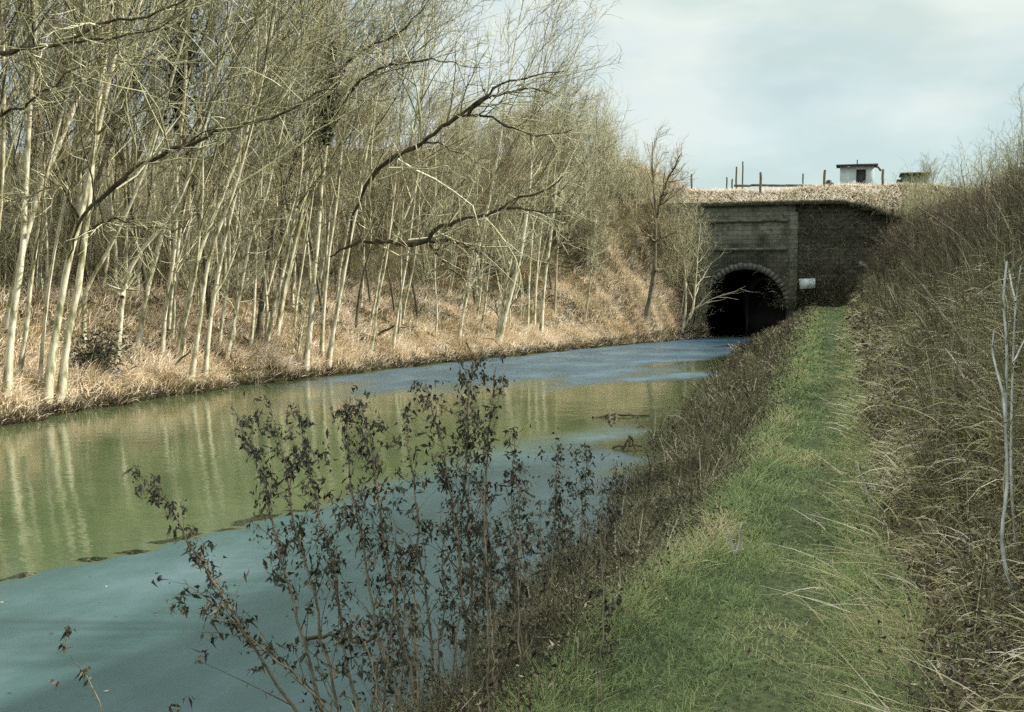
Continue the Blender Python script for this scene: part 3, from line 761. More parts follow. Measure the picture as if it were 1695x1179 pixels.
while nw < 200:
    Y = rng.uniform(15, 64); t = rng.uniform(1.0, 16) if rng.uniform() < 0.5 else rng.uniform(0.8, 8)
    X = float(xl(Y)) - t
    if Y > 50 and t < 3: continue
    s = rng.uniform(0.72, 1.12) * (1 - 0.42 * float(sm(34, 60, Y))) * (1 - 0.42 * float(sm(5, 18, t)))
    if X > -14.5 and Y > 50:
        if rng.uniform() < 0.5: continue
        s *= 0.55
    k = int(rng.integers(len(protos))); zb = float(H(X, Y)) - 0.05
    px_, py_ = project((X + 0.14 * PH[k] * s, Y, zb + PH[k] * s))
    lim = float(np.interp(px_, [430, 560, 650, 750, 850, 950, 1050, 1150], [-900, 20, 130, 185, 200, 235, 275, 310]))
    if py_ < lim:      # the crowns step down towards the tunnel end
        s *= max(0.35, (project((X, Y, zb))[1] - lim) / (project((X, Y, zb))[1] - py_))
    place('wood_tree', protos[k], (X, Y, zb), rng.uniform(-0.7, 0.7), s, LW, 'tree', 'crowd of slim trees in the left wood')
    nw += 1
# far plateau trees seen as a fringe behind the wood
for i in range(12):
    X = rng.uniform(-75, -16); Y = rng.uniform(66, 110)
    if X > -19 and Y < 75: continue
    place('wood_tree', protos[rng.integers(len(protos))], (X, Y, float(H(X, Y)) - 0.05), rng.uniform(-3, 3), rng.uniform(0.3, 0.5), 'small bare tree on the skyline behind the wood', 'tree', 'skyline trees')

# --- shrubs
def proto_shrub(ns, h, spread, mat, nt, nf, r=0.014, upc=0.1):
    a = rng.uniform(0, 6.28, ns); sp = rng.uniform(0.1, spread, ns)
    d = np.stack([np.cos(a) * sp, np.sin(a) * sp, np.ones(ns)], 1); d /= np.linalg.norm(d, axis=1, keepdims=True)
    P = np.zeros((ns, 6, 3)); P[:, 0] = np.stack([np.cos(a) * 0.12, np.sin(a) * 0.12, np.full(ns, -0.08)], 1)
    L = rng.uniform(0.6, 1.0, ns) * h
    for k in range(1, 6):
        d = d + rng.normal(size=d.shape) * 0.10 + np.array([0, 0, upc]); d /= np.linalg.norm(d, axis=1, keepdims=True)
        P[:, k] = P[:, k - 1] + d * (L / 5)[:, None]
    R = r * np.linspace(1, 0.3, 6)[None] * rng.uniform(0.7, 1.2, (ns, 1))
    mb = MB(); mb.tubes(P, R, 4)
    sm_ = mb.mesh('stems', M[mat])
    mb = MB()
    tp, tr = spawn(P, R, nt, 0.2, 0.98, (20, 60), 0.42, 4, 0.16, 0.06, 0.6, 0.005); mb.tubes(tp, tr, 3)
    fp, fr = spawn(tp, tr, nf, 0.1, 0.98, (25, 60), 0.5, 3, 0.2, 0.05, 0.7, 0.004, lmin=0.1); mb.tubes(fp, fr, 3)
    return sm_, mb.mesh('twigs', M[mat])
shr = [proto_shrub(14, 3.0, 0.5, 'twig', 9, 5), proto_shrub(18, 2.4, 0.7, 'twig_brown', 9, 5), proto_shrub(12, 3.6, 0.35, 'twig', 10, 5), proto_shrub(16, 2.0, 0.8, 'twig', 9, 5)]
for i in range(210):
    Y = rng.uniform(16, 62); t = rng.uniform(4.0, 26)
    X = float(xl(Y)) - t * (0.35 if Y > 52 else 1)
    place('brush_shrub', shr[rng.integers(4)], (X, Y, float(H(X, Y))), rng.uniform(0, 6.28), rng.uniform(0.8, 1.4), 'twiggy bare undergrowth shrub among the trunks of the left wood', 'shrub', 'undergrowth shrubs in the left wood', ('stems', 'twigs'))
for i in range(34):
    x = rng.uniform(1085, 1215); y = rng.uniform(350, 500)
    X = float(atY(x, y, 59.0)[0]); Y = 59.2 - rng.uniform(0, 2)
    if X > -7.4: X = -7.4 - rng.uniform(0, 2)
    place('brush_shrub', shr[rng.integers(4)], (X, Y, float(H(X, Y))), rng.uniform(0, 6.28), rng.uniform(0.8, 1.3), 'greenish twiggy shrub crowding the left end of the portal wall', 'shrub', 'shrubs against the portal wall', ('stems', 'twigs'))

for i in range(8):
    X = -7.5 - 2.3 * (i + rng.uniform(0, 1)) / 8; Y = 59.3 - rng.uniform(0, 2.6)
    place('wood_tree', protos[[6, 4, 2][i % 3]], (X, Y, float(H(X, Y)) - 0.05), rng.uniform(-0.6, 0.6), rng.uniform(0.42, 0.6), 'spindly greenish tree growing against the left end of the portal wall', 'tree', 'spindly trees against the portal wall')
rsh = [proto_shrub(12, 2.2, 0.3, 'twig_bud', 8, 5, 0.012), proto_shrub(9, 3.0, 0.22, 'twig_bud', 8, 4, 0.014), proto_shrub(14, 1.6, 0.5, 'twig_bud', 8, 5, 0.01)]
for i, (x, Y, s) in enumerate([(1495 + 10 * k, 60 - 0.95 * k, rng.uniform(0.6, 1.4 - 0.03 * k)) for k in range(20)] + [(1500, 62, .8), (1515, 63, 1.0), (1530, 61, 1.0), (1548, 60, 1.1), (1562, 58, 1.2), (1578, 57, 1.0), (1592, 55, 0.9), (1610, 52, .9), (1622, 50, 1.1), (1640, 48, .9),
                               (1652, 46, 1.1), (1664, 45, 1.1), (1676, 43, 1.2), (1686, 41, 1.3), (1697, 40, 1.4), (1540, 66, 1.2), (1600, 58, 1.2)]):
    X = float(atY(x, 300, Y)[0])
    X = max(X, float(rxf(min(Y, 60))) + rng.uniform(-0.2, 0.3))
    place('ridge_shrub', rsh[i % 3], (X, Y, float(H(X, Y)) - 0.05), rng.uniform(0, 6.28), s, 'unseen budding shrub added on the near right ridge to shade the water', 'shrub', 'shrubs on the right ridge', ('stems', 'twigs'))
bsh = [proto_shrub(16, 1.3, 0.9, 'bramble', 8, 4, 0.008, -0.02), proto_shrub(12, 1.0, 1.1, 'bramble', 8, 4, 0.007, -0.04), proto_shrub(10, 1.7, 0.5, 'bramble', 8, 4, 0.008, 0.02)]
for i in range(150):
    Y = float(13 + 45 * rng.uniform() ** 0.8); q = rng.uniform(0.22, 1.0) ** 0.8
    X = float(pr(Y) + q * (min(float(rxf(Y)), 0.2 + 0.26 * Y + 1.5) - pr(Y)))
    place('bramble_shrub', bsh[i % 3], (X, Y, float(H(X, Y)) - 0.03), rng.uniform(0, 6.28), rng.uniform(0.6, 1.2) * (1 - 0.5 * float(sm(0.55, 0.95, (X - pr(Y)) / (rxf(Y) - pr(Y))))), 'dark bare bramble shrub tangled in the grass of the right slope', 'shrub', 'bramble shrubs on the right slope', ('stems', 'twigs'))
for i in range(26):   # unseen ridge beside the camera: shrubs added to cast ragged shade on the water
    Y = rng.uniform(-6, 36); X = float(rxf(Y)) + rng.uniform(0.2, 1.5)
    place('ridge_shrub', rsh[i % 3], (X, Y, float(H(X, Y)) - 0.05), rng.uniform(0, 6.28), rng.uniform(0.6, 1.0), 'unseen budding shrub added on the near right ridge to shade the water', 'shrub', 'shrubs on the right ridge', ('stems', 'twigs'))

# ------------------------------------------------------------------ blades
def blades(name, B, heading, L, W, lean, droop, mat, nseg=3, tint=None, label=None, cat=None, updir=None):
    """N grass blades as tapering strips: start lean from vertical, bend by droop"""
    N = len(B)
    th = lean.copy()
    hx, hy = np.cos(heading), np.sin(heading)
    side = np.stack([-hy, hx, np.zeros(N)], 1)
    rot = rng.uniform(-1.2, 1.2, N)
    P = [B]
    for k in range(nseg):
        d = np.stack([np.sin(th) * hx, np.sin(th) * hy, np.cos(th)], 1)
        P.append(P[-1] + d * (L / nseg)[:, None]); th = th + droop / nseg
    P = np.stack(P, 1)
    d0 = np.stack([np.sin(lean) * hx, np.sin(lean) * hy, np.cos(lean)], 1)
    n0 = np.cross(d0, side)
    side = side * np.cos(rot)[:, None] + n0 * np.sin(rot)[:, None]
    wk = np.linspace(1, 0.15, nseg + 1)
    A = P + side[:, None] * (W[:, None] * wk)[..., None] * 0.5
    C = P - side[:, None] * (W[:, None] * wk)[..., None] * 0.5
    V = np.stack([A, C], 2).reshape(N, -1, 3)
    i = np.arange(N)[:, None] * (2 * (nseg + 1)) + np.arange(nseg)[None] * 2
    Q = np.stack([i, i + 1, i + 3, i + 2], -1).reshape(-1, 4)
    if tint is None: tint = rng.uniform(0, 1, N)
    o = link(name, mesh_np(name, V.reshape(-1, 3), Q, mat, False, np.repeat(tint, 2 * (nseg + 1))))
    return tag(o, label, cat, kind='stuff')

def pts(X, Y):
    return np.stack([X, Y, H(X, Y) - 0.02], 1)

def tussocks(Xc, Yc, per, sig, tmean, tsd):
    nc = len(Xc)
    rep = lambda v: np.repeat(v, per)
    sg = rep(sig * rng.uniform(0.5, 1.5, nc))
    X = rep(Xc) + rng.normal(size=nc * per) * sg; Y = rep(Yc) + rng.normal(size=nc * per) * sg
    ti = np.clip(rep(rng.normal(tmean, tsd, nc)) + rng.normal(0, 0.14, nc * per), 0, 1)
    return X, Y, ti, rep(rng.normal(0, 0.55, nc)), rep(rng.uniform(0.6, 1.35, nc))

# left bank: pale straw tussocks
nc = 3600
Y = 14 + 48 * rng.uniform(0, 1, nc) ** 1.1
t = np.abs(rng.normal(0, 1, nc)) * 3.6 + 0.1
t = np.where(rng.uniform(0, 1, nc) < 0.25, rng.uniform(0.0, 0.8, nc), t) / (1 + 1.6 * sm(46, 58, Y))
X, Y, ti, hd, ls = tussocks(xl(Y) - t, Y, 28, 0.20, 0.58, 0.27)
ok = X < xl(Y) + 0.12; X, Y, ti, hd, ls = X[ok], Y[ok], ti[ok], hd[ok], ls[ok]; N = len(X); t = xl(Y) - X
blades('straw_grass', np.stack([X, Y, np.maximum(H(X, Y), 0) - 0.02], 1), hd + rng.normal(0.1, 1.0, N), rng.uniform(0.18, 0.50, N) * ls * np.where(t < 0.5, 0.75, 1), rng.uniform(0.012, 0.026, N), rng.uniform(0.1, 1.1, N), rng.uniform(0.4, 1.8, N), M['straw'],
       3, ti, 'sunlit pale straw coloured dead grass covering the left bank', 'grass')
# waterline sedge, coloured dark to stand in for the shaded undercut
N = 15000
Y = rng.uniform(14, 60, N); X = xl(Y) - rng.uniform(-0.14, 0.10, N)
blades('undercut_shade_sedge', np.stack([X, Y, np.maximum(H(X, Y), 0) - 0.02], 1), rng.normal(0, 0.8, N), rng.uniform(0.1, 0.35, N), rng.uniform(0.012, 0.022, N), rng.uniform(0.2, 1.4, N), rng.uniform(0.3, 1.2, N), M['reed'],
       2, np.clip(rng.normal(0.12, 0.15, N), 0, 1), 'short sedge coloured dark as undercut shade along the waterline of the left bank', 'sedge')
# crest above the wall
N = 5000
X = rng.uniform(-12, 2.6, N)
blades('wall_fringe', np.stack([X, 59.8 + rng.uniform(-0.08, 0.4, N), wall_top(X) + rng.uniform(0.0, 0.12, N)], 1), rng.normal(-1.57, 0.7, N), rng.uniform(0.15, 0.6, N) * (0.5 + 0.5 * np.abs(np.sin(X * 1.7) * np.sin(X * 0.6 + 1))), rng.uniform(0.015, 0.03, N), rng.uniform(0.7, 1.4, N), rng.uniform(0.9, 1.7, N), M['reed'],
       3, np.clip(rng.normal(0.2, 0.15, N), 0, 1), 'dead grass coloured dark as shade, hanging over the top edge of the portal wall', 'grass')  # dark tint stands in for the shade beneath the overhang
N = 26000
X = rng.uniform(-14, 9, N); Y = 60.6 + 9 * rng.uniform(0, 1, N) ** 1.3
blades('crest_grass', pts(X, Y), rng.normal(-1.2, 1.2, N), rng.uniform(0.12, 0.36, N), rng.uniform(0.02, 0.04, N), rng.uniform(0.5, 1.5, N), rng.uniform(0.1, 0.8, N), M['whitened'],
       2, np.clip(rng.normal(0.72, 0.2, N), 0, 1), 'pale dead grass on the mound above the tunnel wall', 'grass')
# upper left slope thin cover
N = 30000
Y = rng.uniform(15, 66, N); t = rng.uniform(4, 26, N); X = xl(Y) - t / (1 + 1.2 * sm(46, 58, Y)); tw_ = np.clip(rng.normal(0.35, 0.2, N), 0, 1)
blades('wood_floor_grass', pts(X, Y), rng.uniform(0, 6.28, N), rng.uniform(0.2, 0.55, N), rng.uniform(0.02, 0.035, N), rng.uniform(0.2, 1.1, N), rng.uniform(0.3, 1.5, N), M['brown_grass'],
       2, tw_, 'brown and olive ground cover on the floor of the left wood', 'undergrowth')

def ydist(N, y0, y1, p=1.7):
    """more blades close to the camera"""
    u = rng.uniform(0, 1, N)
    a, b = y0 ** (1 - p), y1 ** (1 - p)
    return (a + (b - a) * u) ** (1 / (1 - p))

# right slope: long lank dead grass combed downhill
def slope_pts(n, p):
    Y = ydist(n, 3.2, 62, p); q = rng.uniform(0, 1, n) ** 0.95
    X = pr(Y) + 0.10 + q * (np.minimum(rxf(Y) + 0.6, 0.2 + 0.26 * Y + 1.5) - pr(Y))
    return X, Y
Xc, Yc = slope_pts(3300, 1.25)
X, Y, ti, hd, ls = tussocks(Xc, Yc, 24, 0.12, 0.46, 0.22)
X2, Y2 = slope_pts(16000, 1.3); n2 = len(X2)
X = np.concatenate([X, X2]); Y = np.concatenate([Y, Y2]); ti = np.concatenate([ti, np.clip(rng.normal(0.4, 0.25, n2), 0, 1)])
hd = np.concatenate([hd, np.zeros(n2)]); ls = np.concatenate([ls, np.full(n2, 0.8)])
ok = X > pr(Y) - 0.05; X, Y, ti, hd, ls = X[ok], Y[ok], ti[ok], hd[ok], ls[ok]; N = len(X)
q = np.clip((X - pr(Y)) / (rxf(Y) - pr(Y)), 0, 1)
ti = np.clip(ti - 0.36 * sm(0.25, 0.8, q) + 0.16 * (1 - sm(0.1, 0.35, q)), 0, 1)
L = rng.uniform(0.25, 0.75, N) * ls * (1 - 0.25 * sm(0.05, 0.3, q)) * np.clip(0.35 + (X - pr(Y)) * 0.6, 0.35, 1) * np.clip((Y - 1.5) / 7, 0.5, 1)
blades('slope_grass', pts(X, Y), math.pi + 0.80 + 1.3 * hd + rng.normal(0.0, 0.7, N), L * (1 - 0.45 * sm(0.45, 0.95, q)), np.maximum(0.008, 0.0013 * Y) * rng.uniform(0.6, 1.8, N), rng.uniform(0.2, 1.3, N), rng.uniform(0.7, 2.3, N), M['brown_grass'],
       4, ti, 'long brown and olive dead grass combed down the right slope', 'grass')
# dead leaves caught in the tangle of the slope and of the reeds
def leaf_stuff(name, X, Y, lift, mat, label, cat, k=1.0):
    n = len(X)
    C = np.stack([X, Y, np.maximum(H(X, Y), 0) + lift], 1)
    L = np.maximum(0.03, 0.0026 * Y) * rng.uniform(0.6, 1.5, n) * k
    o = link(name, leaves_mesh(name, C, rng.normal(size=(n, 3)) + np.array([-0.3, 0, -0.3]), L, L * rng.uniform(0.25, 0.55, n), mat, 0.6))
    return tag(o, label, cat, kind='stuff')
Xc, Yc = slope_pts(4000, 1.2); X, Y, ti, hd, ls = tussocks(Xc, Yc, 12, 0.16, 0.5, 0.2)
leaf_stuff('bramble_leaves', X, Y, rng.uniform(0.03, 0.5, len(X)) * np.clip(Y / 12, 0.3, 1), M['slope_leaf'], 'withered grey brown and green bramble leaves over the right slope', 'leaves')
# dark upright stems & brambles on the slope
N = 16000
Y = ydist(N, 5, 62, 1.2); q = rng.uniform(0.12, 1, N)
X = pr(Y) + q * (np.minimum(rxf(Y) + 0.6, 0.2 + 0.26 * Y + 1.5) - pr(Y))
blades('slope_stems', pts(X, Y), math.pi + rng.normal(0, 1.2, N), rng.uniform(0.4, 1.1, N) * np.clip((Y - 2) / 9, 0.35, 1), np.maximum(0.006, 0.0009 * Y) * rng.uniform(0.8, 1.2, N), rng.uniform(-0.2, 0.5, N), rng.uniform(0.1, 0.9, N), M['reed'],
       4, np.clip(rng.normal(0.35, 0.25, N), 0, 1), 'dark dead weed stems standing through the right slope grass', 'weeds')
# path: short green grass in tufts, thinner where it is trodden
nc = 6500
Yc = ydist(nc, 3.4, 60, 1.5); a = rng.uniform(-0.15, 1.12, nc)
X, Y, ti, hd, ls = tussocks(pl(Yc) + a * (pr(Yc) - pl(Yc)), Yc, 22, 0.05, 0.42, 0.17)
n2 = 110000
Y2 = ydist(n2, 3.4, 60, 1.7); X2 = pl(Y2) + rng.uniform(-0.12, 1.12, n2) * (pr(Y2) - pl(Y2))
X = np.concatenate([X, X2]); Y = np.concatenate([Y, Y2]); ti = np.concatenate([ti, np.clip(rng.normal(0.4, 0.25, n2), 0, 1)])
ls = np.concatenate([ls, np.full(n2, 0.6)]); N = len(X)
a = (X - pl(Y)) / (pr(Y) - pl(Y))
worn = np.exp(-((a - 0.60 - 0.06 * np.sin(Y * 1.3)) / 0.15) ** 2) * (0.75 + 0.25 * np.sin(Y * 2.9))
edge = sm(0.3, 0.55, np.abs(a - 0.5))
ti = np.clip(ti + 0.25 * edge * (rng.uniform(0, 1, N) < 0.6) - 0.13 * worn + 0.18 * np.sin(Y * 2.1 + 2 * np.sin(X * 3)) * np.sin(X * 4.3 + Y), 0, 1)
L = rng.uniform(0.035, 0.105, N) * ls * (1 - 0.6 * worn) * (1 + 1.1 * edge)
kp = rng.uniform(0, 1, N) > 0.22 * worn * (0.5 + 0.5 * np.sin(Y * 4.1 + np.sin(X * 7) * 2)); X, Y, L, ti = X[kp], Y[kp], L[kp], ti[kp]; N = len(X)
blades('path_grass', pts(X, Y) + np.array([0, 0, .02]), rng.uniform(0, 6.28, N), L, np.maximum(0.0045, 0.0011 * Y) * rng.uniform(0.7, 1.3, N),
       rng.uniform(0.2, 1.35, N), rng.uniform(0.2, 1.4, N), M['green_grass'], 2, ti, 'short green grass on the trodden towpath', 'grass')
# long pale strands fallen from the slope over the edge of the path
N = 1500
Y = ydist(N, 3.6, 45, 1.5); X = pr(Y) + rng.normal(0.08, 0.16, N)
blades('fallen_strands', pts(X, Y) + np.array([0, 0, .05]), math.pi + rng.normal(0.2, 0.9, N), rng.uniform(0.2, 0.6, N), np.maximum(0.005, 0.0009 * Y) * rng.uniform(0.7, 1.3, N), rng.uniform(0.9, 1.5, N), rng.uniform(0.1, 0.7, N), M['brown_grass'],
       4, np.clip(rng.normal(0.66, 0.15, N), 0, 1), 'long pale grass strands fallen over the right edge of the towpath', 'grass')
N = 1100
Y = ydist(N, 3.6, 40, 1.5); X = pl(Y) + rng.uniform(-0.05, 1.05, N) * (pr(Y) - pl(Y))
leaf_stuff('path_leaves', X, Y, rng.uniform(0.03, 0.09, N), M['slope_leaf'], 'dead brown leaves scattered on the towpath grass', 'leaves', 0.8)
# right bank between path and water: tangled dead reeds
nc = 2500
Yc = ydist(nc, 3.4, 59, 1.4); a = rng.uniform(-0.08, 1.0, nc); a = np.where(Yc < 7, 0.12 + 0.88 * np.clip(a, 0, 1), a)
X, Y, ti, hd, ls = tussocks(xr(Yc) + a * (pl(Yc) + 0.02 - xr(Yc)), Yc, 24, 0.10, 0.42, 0.2)
N = len(X); a = np.clip((X - xr(Y)) / (pl(Y) - xr(Y)), -0.2, 1.3)
L = rng.uniform(0.12, 0.44, N) * ls * np.where(a > 0.75, 0.5, 1)
blades('bank_reeds', np.stack([X, Y, np.maximum(H(X, Y), -0.05) - 0.02], 1), hd * 3 + rng.normal(0, 1.3, N), L, np.maximum(0.006, 0.0010 * Y) * rng.uniform(0.6, 1.5, N), rng.uniform(0.0, 1.0, N), rng.uniform(0.0, 1.9, N), M['reed'],
       3, ti, 'tangled brown dead reeds and stalks between towpath and water', 'reeds')
k_ = rng.choice(N, 15000, replace=False)
leaf_stuff('reed_litter', X[k_], Y[k_], rng.uniform(0.02, 0.35, len(k_)), M['slope_leaf'], 'withered leaves caught among the dead reeds of the right bank', 'leaves', 0.9)
N = 12000
Y = ydist(N, 3.4, 50, 1.5); a = rng.uniform(0.7, 1.05, N); X = xr(Y) + a * (pl(Y) - xr(Y))
blades('verge_grass', pts(X, Y), rng.uniform(0, 6.28, N), rng.uniform(0.1, 0.3, N), np.maximum(0.004, 0.0010 * Y) * rng.uniform(0.7, 1.3, N), rng.uniform(0.1, 1.0, N), rng.uniform(0.4, 1.6, N), M['green_grass'], 3,
       np.clip(rng.normal(0.55, 0.25, N), 0, 1), 'green and straw tufts on the verge beside the reeds', 'grass')
# overgrown brambles over the wing wall
N = 6500
X = np.where(rng.uniform(0, 1, N) < 0.8, 3.2 - 5.4 * rng.uniform(0, 1, N) ** 1.3, rng.normal(-2.6, 0.8, N)); Z = 1.6 + 5.4 * rng.uniform(0, 1, N) ** 1.7
P = np.stack([X, 60.1 - rng.uniform(0, 0.22, N), np.minimum(Z, wall_top(X) + 0.1)], 1)
blades('hanging_brambles', P, -math.pi / 2 + rng.normal(0, 0.8, N), rng.uniform(0.25, 0.8, N), rng.uniform(0.015, 0.035, N), rng.uniform(0.6, 1.6, N), rng.uniform(0.8, 1.8, N), M['reed'], 3,
       np.clip(rng.normal(0.3, 0.22, N), 0, 1), 'dark brambles hanging over the right wing wall of the portal', 'brambles')

# ------------------------------------------------------------------ foreground weeds
def weed(label, pts_, Y0, leaves, spread, r=0.006, top=0.45, drift=0.5, nbr=14, group='dead leafy weeds at the near water edge'):
    P = px_poly(pts_, Y0, drift)
    # carry the foot of the stem down to the bank
    d = P[0] - P[1]; d /= np.linalg.norm(d)
    if d[2] > -0.4: d[2] = -0.7; d /= np.linalg.norm(d)
    foot = P[0].copy()
    for _ in range(60):
        if foot[2] <= max(float(H(foot[0], foot[1])), -0.3): break
        foot = foot + d * 0.05
    P = np.concatenate([[foot - np.array([0, 0, 0.05])], P])
    R = r * (1 - 0.7 * np.linspace(0, 1, len(P)))
    Pq, Rq = resample(P, R, 20)
    Pq = Pq + rng.normal(size=Pq.shape) * 0.006
    base = Pq[0].copy(); Pq = Pq - base
    root = thing('dead_weed', base, label, 'weed', group)
    mb = MB(); mb.tubes(Pq, Rq, 5)
    bp, br = spawn(Pq[None], Rq[None], nbr, 0.25, 0.98, (20, 55), 0.20, 5, 0.12, 0.04, 0.55, 0.0018)
    mb.tubes(bp, br, 3)
    mb.build('stem', M['weed_stem'], root)
    # leaves hang from side shoots and from the upper stem
    n = leaves
    f = np.where(rng.uniform(0, 1, n) < 0.75, rng.uniform(1 - top, 1, n), rng.uniform(0.2, 1, n)) * 19
    i = np.minimum(f.astype(int), 18); w = (f - i)[:, None]
    C = Pq[i] * (1 - w) + Pq[i + 1] * w
    k = n // 2
    bi = rng.integers(len(bp), size=k); bf = rng.integers(1, 5, size=k)
    C[:k] = bp[bi, bf]
    nk = max(6, n // 14); ck = C[rng.integers(n, size=nk)] + rng.normal(size=(nk, 3)) * spread * 0.9
    sel = rng.uniform(0, 1, n) < 0.65
    C[sel] = ck[rng.integers(nk, size=int(sel.sum()))]
    C = C + rng.normal(size=(n, 3)) * spread * 0.6 * np.array([1, 1, 1.1]) * rng.uniform(0, 1, (n, 1))
    D = rng.normal(size=(n, 3)) * 0.55 + np.array([0.0, 0, -1.0])
    link('leaves', leaves_mesh('leaves', C, D, 0.018 + 0.046 * rng.uniform(0, 1, n) ** 1.6, 0.007 + 0.016 * rng.uniform(0, 1, n) ** 1.5, M['weed_leaf'], 1.0), root)
    return root
W = lambda l, p, Y, n, s, r=0.007, *a, **k: weed(l, p, Y, int(n * 2.3), s * 0.95, r * 1.3, *a, **k)
W('left-leaning dead weed bent far out over the water with a drooping leafy tip', [(485, 1175), (424, 1078), (383, 1007), (332, 931), (302, 880), (277, 824), (231, 804)], 4.7, 230, 0.03)
W('low left-leaning dead weed branching under the far-leaning one', [(530, 1160), (470, 1100), (420, 1060), (375, 1020), (340, 985), (300, 960)], 4.6, 150, 0.035, 0.005)
W('dead weed with dense leaf clump, left of the three upright stems', [(530, 1160), (505, 1063), (480, 976), (454, 880), (439, 783), (418, 735), (398, 708)], 5.0, 260, 0.045)
W('tall dead weed of the three upright stems with a narrow tip at the top', [(560, 1165), (541, 1088), (515, 966), (490, 885), (475, 798), (457, 690), (436, 650)], 5.2, 240, 0.04)
W('right one of the three upright leafy stems in the left clump', [(590, 1160), (571, 1078), (556, 946), (530, 864), (510, 758), (495, 668)], 5.1, 260, 0.05)
W('dead weed with loose leaves just left of centre, straight stem', [(660, 1165), (637, 1088), (617, 1012), (602, 910), (581, 808), (576, 707), (571, 652)], 5.0, 250, 0.05)
W('thick-stemmed dead weed curving left toward its top near the centre', [(690, 1160), (678, 1108), (642, 936), (627, 834), (617, 732), (593, 665)], 5.0, 260, 0.05, 0.008)
W('tallest bushy dead weed, dense leaf cloud standing above the water line', [(790, 1130), (782, 1033), (774, 875), (771, 770), (776, 665), (782, 596)], 5.6, 420, 0.085, 0.009, 0.55, nbr=30)
W('slender dead weed on the right flank of the tallest bushy one', [(830, 1120), (813, 980), (803, 823), (808, 717), (819, 612)], 5.7, 150, 0.03)
W('dead weed on the left flank of the tallest bushy one, top curled left', [(775, 1080), (761, 928), (742, 800), (729, 717), (706, 634)], 5.5, 200, 0.05)
W('bushy dead weed filling the gap between tall centre plant and left clump', [(720, 1150), (705, 1000), (690, 860), (680, 760), (672, 690)], 5.3, 170, 0.05)
W('mid-height dead weed, first right of the tallest bushy one', [(860, 1120), (855, 980), (850, 860), (848, 760), (852, 705)], 6.0, 190, 0.05, 0.006)
W('mid-height dead weed with a pointed top over the bright water', [(915, 1070), (915, 950), (918, 850), (922, 735)], 6.6, 170, 0.05)
W('mid-height dead weed nearest the bright water patch', [(955, 1040), (958, 930), (965, 840), (972, 738)], 7.0, 160, 0.05)
W('short dead weed beside the bright water patch, leaning right', [(990, 980), (1000, 900), (1010, 830), (1020, 770)], 7.8, 130, 0.05)
W('tiny dead weed sprig in the bottom left water corner', [(175, 1190), (160, 1150), (140, 1110), (118, 1090), (102, 1060)], 4.3, 26, 0.012, 0.004, 0.3, nbr=3)
W('low sprig tip poking up at the bottom edge left of the weeds', [(300, 1220), (294, 1190), (290, 1158)], 4.2, 24, 0.015, 0.004, 0.6, nbr=3)
W('low broad dead weed at the bottom edge below the centre', [(640, 1230), (625, 1150), (610, 1080), (590, 1030)], 4.3, 130, 0.05)
# unlabelled-alike lower weeds thickening the clump
for i in range(24):
    x = rng.uniform(620, 1010); Y0 = rng.uniform(4.4, 7.2)
    top_ = rng.uniform(790, 960) + (x < 700) * 60
    bx = x + rng.uniform(-15, 25)
    W('low dark dead weed in the thick of the near bank clump', [(bx, 1120 if Y0 < 6 else 1040), (x + 8, (top_ + 1080) / 2), (x, top_)], Y0, 60, 0.04, 0.005, 0.6, group='low weeds in the near bank clump', nbr=10)

weeds0 = [o for o in COL.objects if o.get('group') == 'low weeds in the near bank clump'][:12]
for i in range(60):
    src = weeds0[i % len(weeds0)]
    Y = float(ydist(1, 6.5, 34, 1.5)[0]); X = float(xr(Y) + rng.uniform(-0.15, 0.75) * (pl(Y) - xr(Y)))
    o = src.copy(); COL.objects.link(o); sc_ = rng.uniform(0.45, 0.8); o.scale = (sc_, sc_, sc_ * rng.uniform(0.7, 1)); o.rotation_euler = (0, 0, rng.uniform(0, 6.28))
    o.location = (X, Y, max(float(H(X, Y)), 0) - 0.02)
    o['label'] = 'small dark dead weed among the reeds further along the right bank'; o['group'] = 'small weeds along the right bank'
    for ch in src.children:
        c = ch.copy(); c.parent = o; COL.objects.link(c)
# pale saplings on the right slope
def sapling(label, polys, r, dz=0.0):
    B = ground_hit(*polys[0][0])
    root = thing('pale_sapling', B, label, 'sapling', 'pale saplings on the right slope')
    for j, pp in enumerate(polys):
        P = px_poly(pp, B[1], 0.3) - B
        R = r * np.linspace(1, 0.55, len(P)) * (1 if j == 0 else 0.75)
        P, R = resample(P, R, 20)
        link('trunk' if j == 0 else 'branch', MB().tubes(P, R, 6).mesh('stem', M['sapling'], True), root)
    P0, R0 = resample(px_poly(polys[0], B[1], 0.3) - B, r * np.linspace(1, .4, len(polys[0])), 12)
    mb = MB(); bp, br = spawn(P0[None], R0[None], 16, 0.25, 1, (20, 50), 0.22, 5, 0.12, 0.05, 0.5, 0.003); mb.tubes(bp, br, 4)
    tp, tr = spawn(bp, br, 4, 0.2, 1, (20, 50), 0.4, 4, 0.15, 0.05, 0.6, 0.002); mb.tubes(tp, tr, 3)
    mb.build('twigs', M['twig_bud'], root)
sapling('pale forked sapling with its foot curving right, left one of the pair', [[(1694, 1020), (1670, 973), (1656, 896), (1662, 845), (1669, 808), (1664, 720), (1665, 660), (1667, 554), (1658, 505), (1667, 433)],
        [(1664, 700), (1661, 655), (1650, 615), (1642, 582), (1645, 548)]], 0.0095)
sapling('straighter pale sapling forking near its top, right one of the pair', [[(1684, 925), (1677, 860), (1673, 786), (1674, 700), (1676, 620), (1679, 540), (1681, 499), (1690, 440)],
        [(1676, 605), (1685, 585), (1697, 560)], [(1681, 500), (1674, 470), (1670, 445)]], 0.008)

